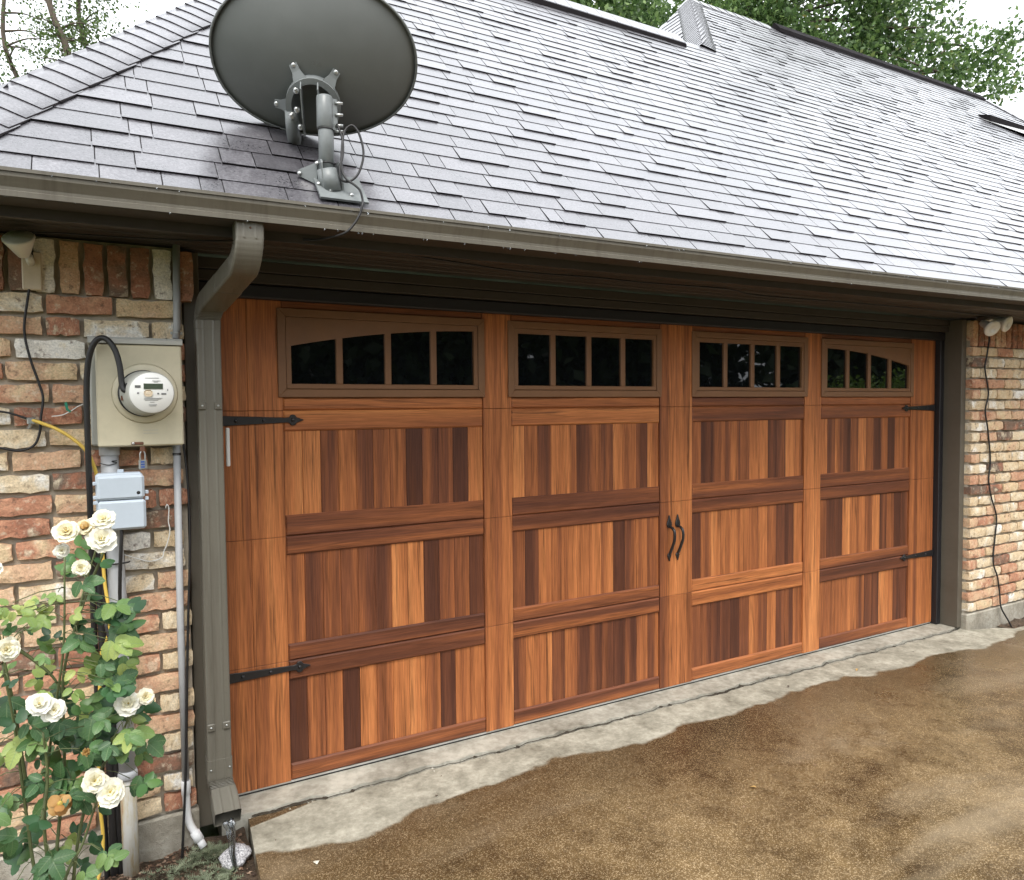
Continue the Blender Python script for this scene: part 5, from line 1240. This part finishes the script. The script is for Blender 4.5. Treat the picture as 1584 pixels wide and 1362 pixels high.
V = []; F = []; T = []
for c in range(150):
    cx, cy = qw.uniform(0.12, 6.5), -0.25 - abs(qw.gauss(0, 0.9)); s = qw.uniform(0.002, 0.007) * (2.2 if qw.random() < 0.06 else 1); an = qw.uniform(0, 6.28); k = len(V); tn = qw.random()
    u = Vector((math.cos(an), math.sin(an), qw.uniform(-0.1, 0.3))); w = Vector((-math.sin(an), math.cos(an), 0.1)) * qw.uniform(0.2, 0.6); p = Vector((cx, cy, -0.0115))
    V += [p + u * s, p + w * s + Vector((0, 0, s * .3)), p - u * s, p - w * s]; F.append((k, k + 1, k + 2, k + 3)); T += [tn] * 4
tone_mesh('driveway_litter', V, F, T, M['litter'], label='seeds and leaf crumbs scattered over the driveway', cat='litter', kind='stuff')
dm = MB()
for c in range(120):
    x = qw.uniform(-0.8, 6.0); r = qw.uniform(0.0012, 0.0028); z = qw.choice([2.1965, 2.2620]) + TX * x; y = -0.7385 if z - TX * x < 2.2 else -0.7535
    dm.lathe([(0.0002, -r * 1.4), (r * 0.9, -r * 0.6), (r, 0), (r * 0.6, r), (0.0003, r * 1.5)], (x, y, z - r * 0.6), (0, 0, 1), 7)
dm.build('rain_drops', M['water'], label='rain drops clinging along the gutter lip', cat='water', kind='stuff')

# ================================================================== TREES
def leaves_np(centres, size, seed, droop=0.3, aspect=0.62):
    rg = np.random.default_rng(seed); n = len(centres)
    d = rg.normal(size=(n, 3)); d[:, 2] -= droop * 1.5; d /= np.linalg.norm(d, axis=1)[:, None]
    r = rg.normal(size=(n, 3)); s = np.cross(d, r); s /= np.linalg.norm(s, axis=1)[:, None] + 1e-9
    nn = np.cross(d, s); L = size * rg.uniform(0.6, 1.25, n)[:, None]; Wd = L * aspect * 0.5
    base = centres - d * L * 0.5; tip = centres + d * L * 0.5
    le = centres - s * Wd + nn * Wd * 0.35; ri = centres + s * Wd + nn * Wd * 0.35
    V = np.stack([base, le, tip, ri], 1).reshape(-1, 3); i = np.arange(n) * 4
    F = np.stack([np.stack([i, i + 1, i + 2], 1), np.stack([i, i + 2, i + 3], 1)], 1).reshape(-1, 3)
    T = np.repeat(np.clip(rg.beta(2.2, 2.6, n), 0, 1), 4); return V, F, T
def np_mesh(name, V, F, T):
    m = bpy.data.meshes.new(name); m.vertices.add(len(V)); m.vertices.foreach_set('co', V.astype(np.float32).ravel())
    m.loops.add(F.size); m.loops.foreach_set('vertex_index', F.astype(np.int32).ravel())
    m.polygons.add(len(F)); m.polygons.foreach_set('loop_start', np.arange(len(F), dtype=np.int32) * 3)
    m.update(calc_edges=True); at = m.attributes.new('tone', 'FLOAT', 'POINT'); at.data.foreach_set('value', T.astype(np.float32)); return m
def tree(name, label, base, trunk_pts, r0, crowns, ncl, per, size, mat, seed, group=None, spread=0.5, limbs=14, cat='tree'):
    """crowns: list of (centre, radii); clusters of leaves fill them; limbs reach from the trunk to clusters"""
    rg = np.random.default_rng(seed); t = empty(name, base, label=label, cat=cat)
    if group: t['group'] = group
    sp_ = smooth_path([base] + trunk_pts, 6); n = len(sp_); tm = MB(); tm.tube(sp_, [r0 * (1 - 0.75 * i / n) for i in range(n)], 10)
    cl = []
    w = np.array([c[1][0] * c[1][1] * c[1][2] for c in crowns]); w = w / w.sum()
    for k, (c, rad) in enumerate(crowns):
        m_ = max(3, int(ncl * w[k])); v = rg.normal(size=(m_, 3)); v /= np.linalg.norm(v, axis=1)[:, None]; rr_ = rg.uniform(0.25, 1, m_) ** 0.5
        cl.append(np.array(c) + v * rr_[:, None] * np.array(rad))
    cl = np.concatenate(cl)
    for i in rg.choice(len(cl), min(limbs, len(cl)), replace=False):
        e = Vector(cl[i]); st = min(sp_[n // 4:], key=lambda p_: (p_ - e).length + max(0, p_.z - e.z) * 2); L = (e - st).length
        mid = st.lerp(e, 0.5) + Vector((0, 0, L * 0.10)); pth = smooth_path([st, mid, e], 5); rl = min(r0 * 0.45, 0.02 + 0.016 * L)
        tm.tube(pth, [rl * (1 - 0.85 * k / len(pth)) for k in range(len(pth))], 6)
        for _ in range(3):
            b_ = pth[rg.integers(3, len(pth))]; e2 = b_ + Vector(rg.normal(size=3)) * L * 0.22; tm.tube([b_, b_.lerp(e2, 0.5) + Vector((0, 0, 0.05)), e2], [rl * 0.3, rl * 0.2, rl * 0.07], 5)
    tm.build('trunk', M['bark'], t)
    cnt = rg.poisson(per, len(cl)); ctr = np.repeat(cl, cnt, axis=0) + rg.normal(size=(cnt.sum(), 3)) * np.array([spread, spread, spread * 0.7])
    V, F, T = leaves_np(ctr - np.array(base), size, seed + 1); add('crown', np_mesh('crown', V, F, T), M[mat], t, base)
    return t
# the big broadleaf tree beyond the roof, its lower boughs hanging to the right
tree('broadleaf_tree', 'large green broadleaf tree rising behind the right half of the roof', (14.5, 11.0, -0.1), [(14.3, 11.0, 4), (14.0, 10.6, 8), (14.2, 10.4, 12)], 0.35,
     [((14.6, 9.0, 10.6), (3.2, 2.0, 2.6)), ((16.3, 7.8, 9.7), (1.9, 1.5, 1.8)), ((15.0, 7.3, 7.7), (1.2, 1.1, 0.8)), ((13.2, 10.2, 10.2), (2.0, 1.8, 2.2)), ((17.3, 6.6, 9.5), (1.0, 0.8, 1.0)), ((16.4, 6.6, 8.5), (0.8, 0.7, 0.7)), ((16.9, 6.3, 8.7), (0.7, 0.6, 0.7)), ((14.6, 8.0, 8.6), (2.0, 1.4, 1.2))], 620, 66, 0.135, 'leaf_tree', 11, spread=0.25, limbs=40)
tree('broadleaf_tree', 'dense green tree behind the roof left of the taller ridge', (12.5, 17.0, -0.1), [(12.4, 17, 5), (12.3, 16.6, 10), (12.6, 16.5, 14)], 0.3,
     [((12.4, 15.5, 13.0), (3.4, 2.2, 2.6)), ((14.5, 15.0, 12.0), (2.0, 1.6, 1.8)), ((11.0, 15.4, 12.2), (1.6, 1.4, 1.6))], 300, 80, 0.18, 'leaf_tree', 17, spread=0.45, limbs=14)
for k, (bx, by, tx, ty, cr_) in enumerate((( -2.6, 24.0, -2.2, 24.0, 0.14), (-1.2, 20.4, -0.9, 20.6, 0.17), (-0.3, 21.5, -0.2, 21.6, 0.15))):
    tree('slender_tree', ['slender thin leaved tree at the far left edge of the sky', 'slender pale trunked tree left of the hip roof', 'slender leafy tree closest to the hip roof at the left'][k],
         (bx, by, -0.1), [(bx + 0.25, by, 4), ((bx + tx) / 2 - 0.25, by, 8), (tx + 0.1, ty, 11), (tx - 0.35, ty, 13), (tx + 0.1, ty, 17)], cr_, [((tx, ty, 13.0), (1.1, 1.0, 2.6)), ((tx - 0.3, ty, 16), (1.3, 1.2, 2.2)), ((tx + 0.7, ty, 11.4), (0.7, 0.7, 0.8))], [75, 85, 95][k], 40, 0.11, 'leaf_thin', 40 + k, 'slender trees behind the left roof', 0.26, 40)
tree('leafy_shrub_tree', 'low bright green tree at the left edge behind the roof', (-3.9, 27.0, -0.1), [(-3.9, 27, 5), (-3.8, 27, 11)], 0.15, [((-3.6, 27.0, 11.9), (1.0, 1.0, 0.9))], 40, 60, 0.17, 'leaf_tree', 51, None, 0.3, 8)
# across the street, behind the viewer: seen only as reflections in the panes
for k, (x, y, h) in enumerate(((-5, -21, 7), (2, -23, 8), (9, -20, 7.5), (16, -18, 8), (22, -14, 8), (29, -11, 8.5))):
    tree('street_tree', 'dark street tree across the driveway, seen only reflected in the door windows', (x, y, -0.1), [(x, y, 2), (x + 0.2, y, h * 0.6)], 0.22, [((x, y, h * 0.55), (3.4, 2.0, h * 0.42)), ((x + 1.5, y + 0.5, h * 0.28), (3.0, 1.6, h * 0.26))], 190, 34, 0.55, 'leaf_dark', 70 + k, 'trees across the driveway', 0.6, 8)
for k, (x, y, h) in enumerate(((-1.5, -27, 9), (6, -28, 9), (13, -25, 9), (20, -22, 9), (27, -17, 9))):
    tree('street_tree', 'dark street tree across the driveway, seen only reflected in the door windows', (x, y, -0.1), [(x, y, 2), (x + 0.2, y, h * 0.6)], 0.22, [((x, y, h * 0.5), (4.6, 2.0, h * 0.5))], 150, 16, 0.7, 'leaf_dark', 170 + k, 'trees across the driveway', 0.7, 6)
tree('round_shrub', 'rounded bright green shrub beside the driveway', (11.4, -4.9, -0.1), [(11.4, -4.9, 0.5), (11.4, -4.9, 1.3)], 0.06, [((11.4, -4.9, 1.05), (1.5, 1.2, 1.0))], 130, 60, 0.09, 'leaf_shrub', 91, None, 0.16, 6, 'shrub')
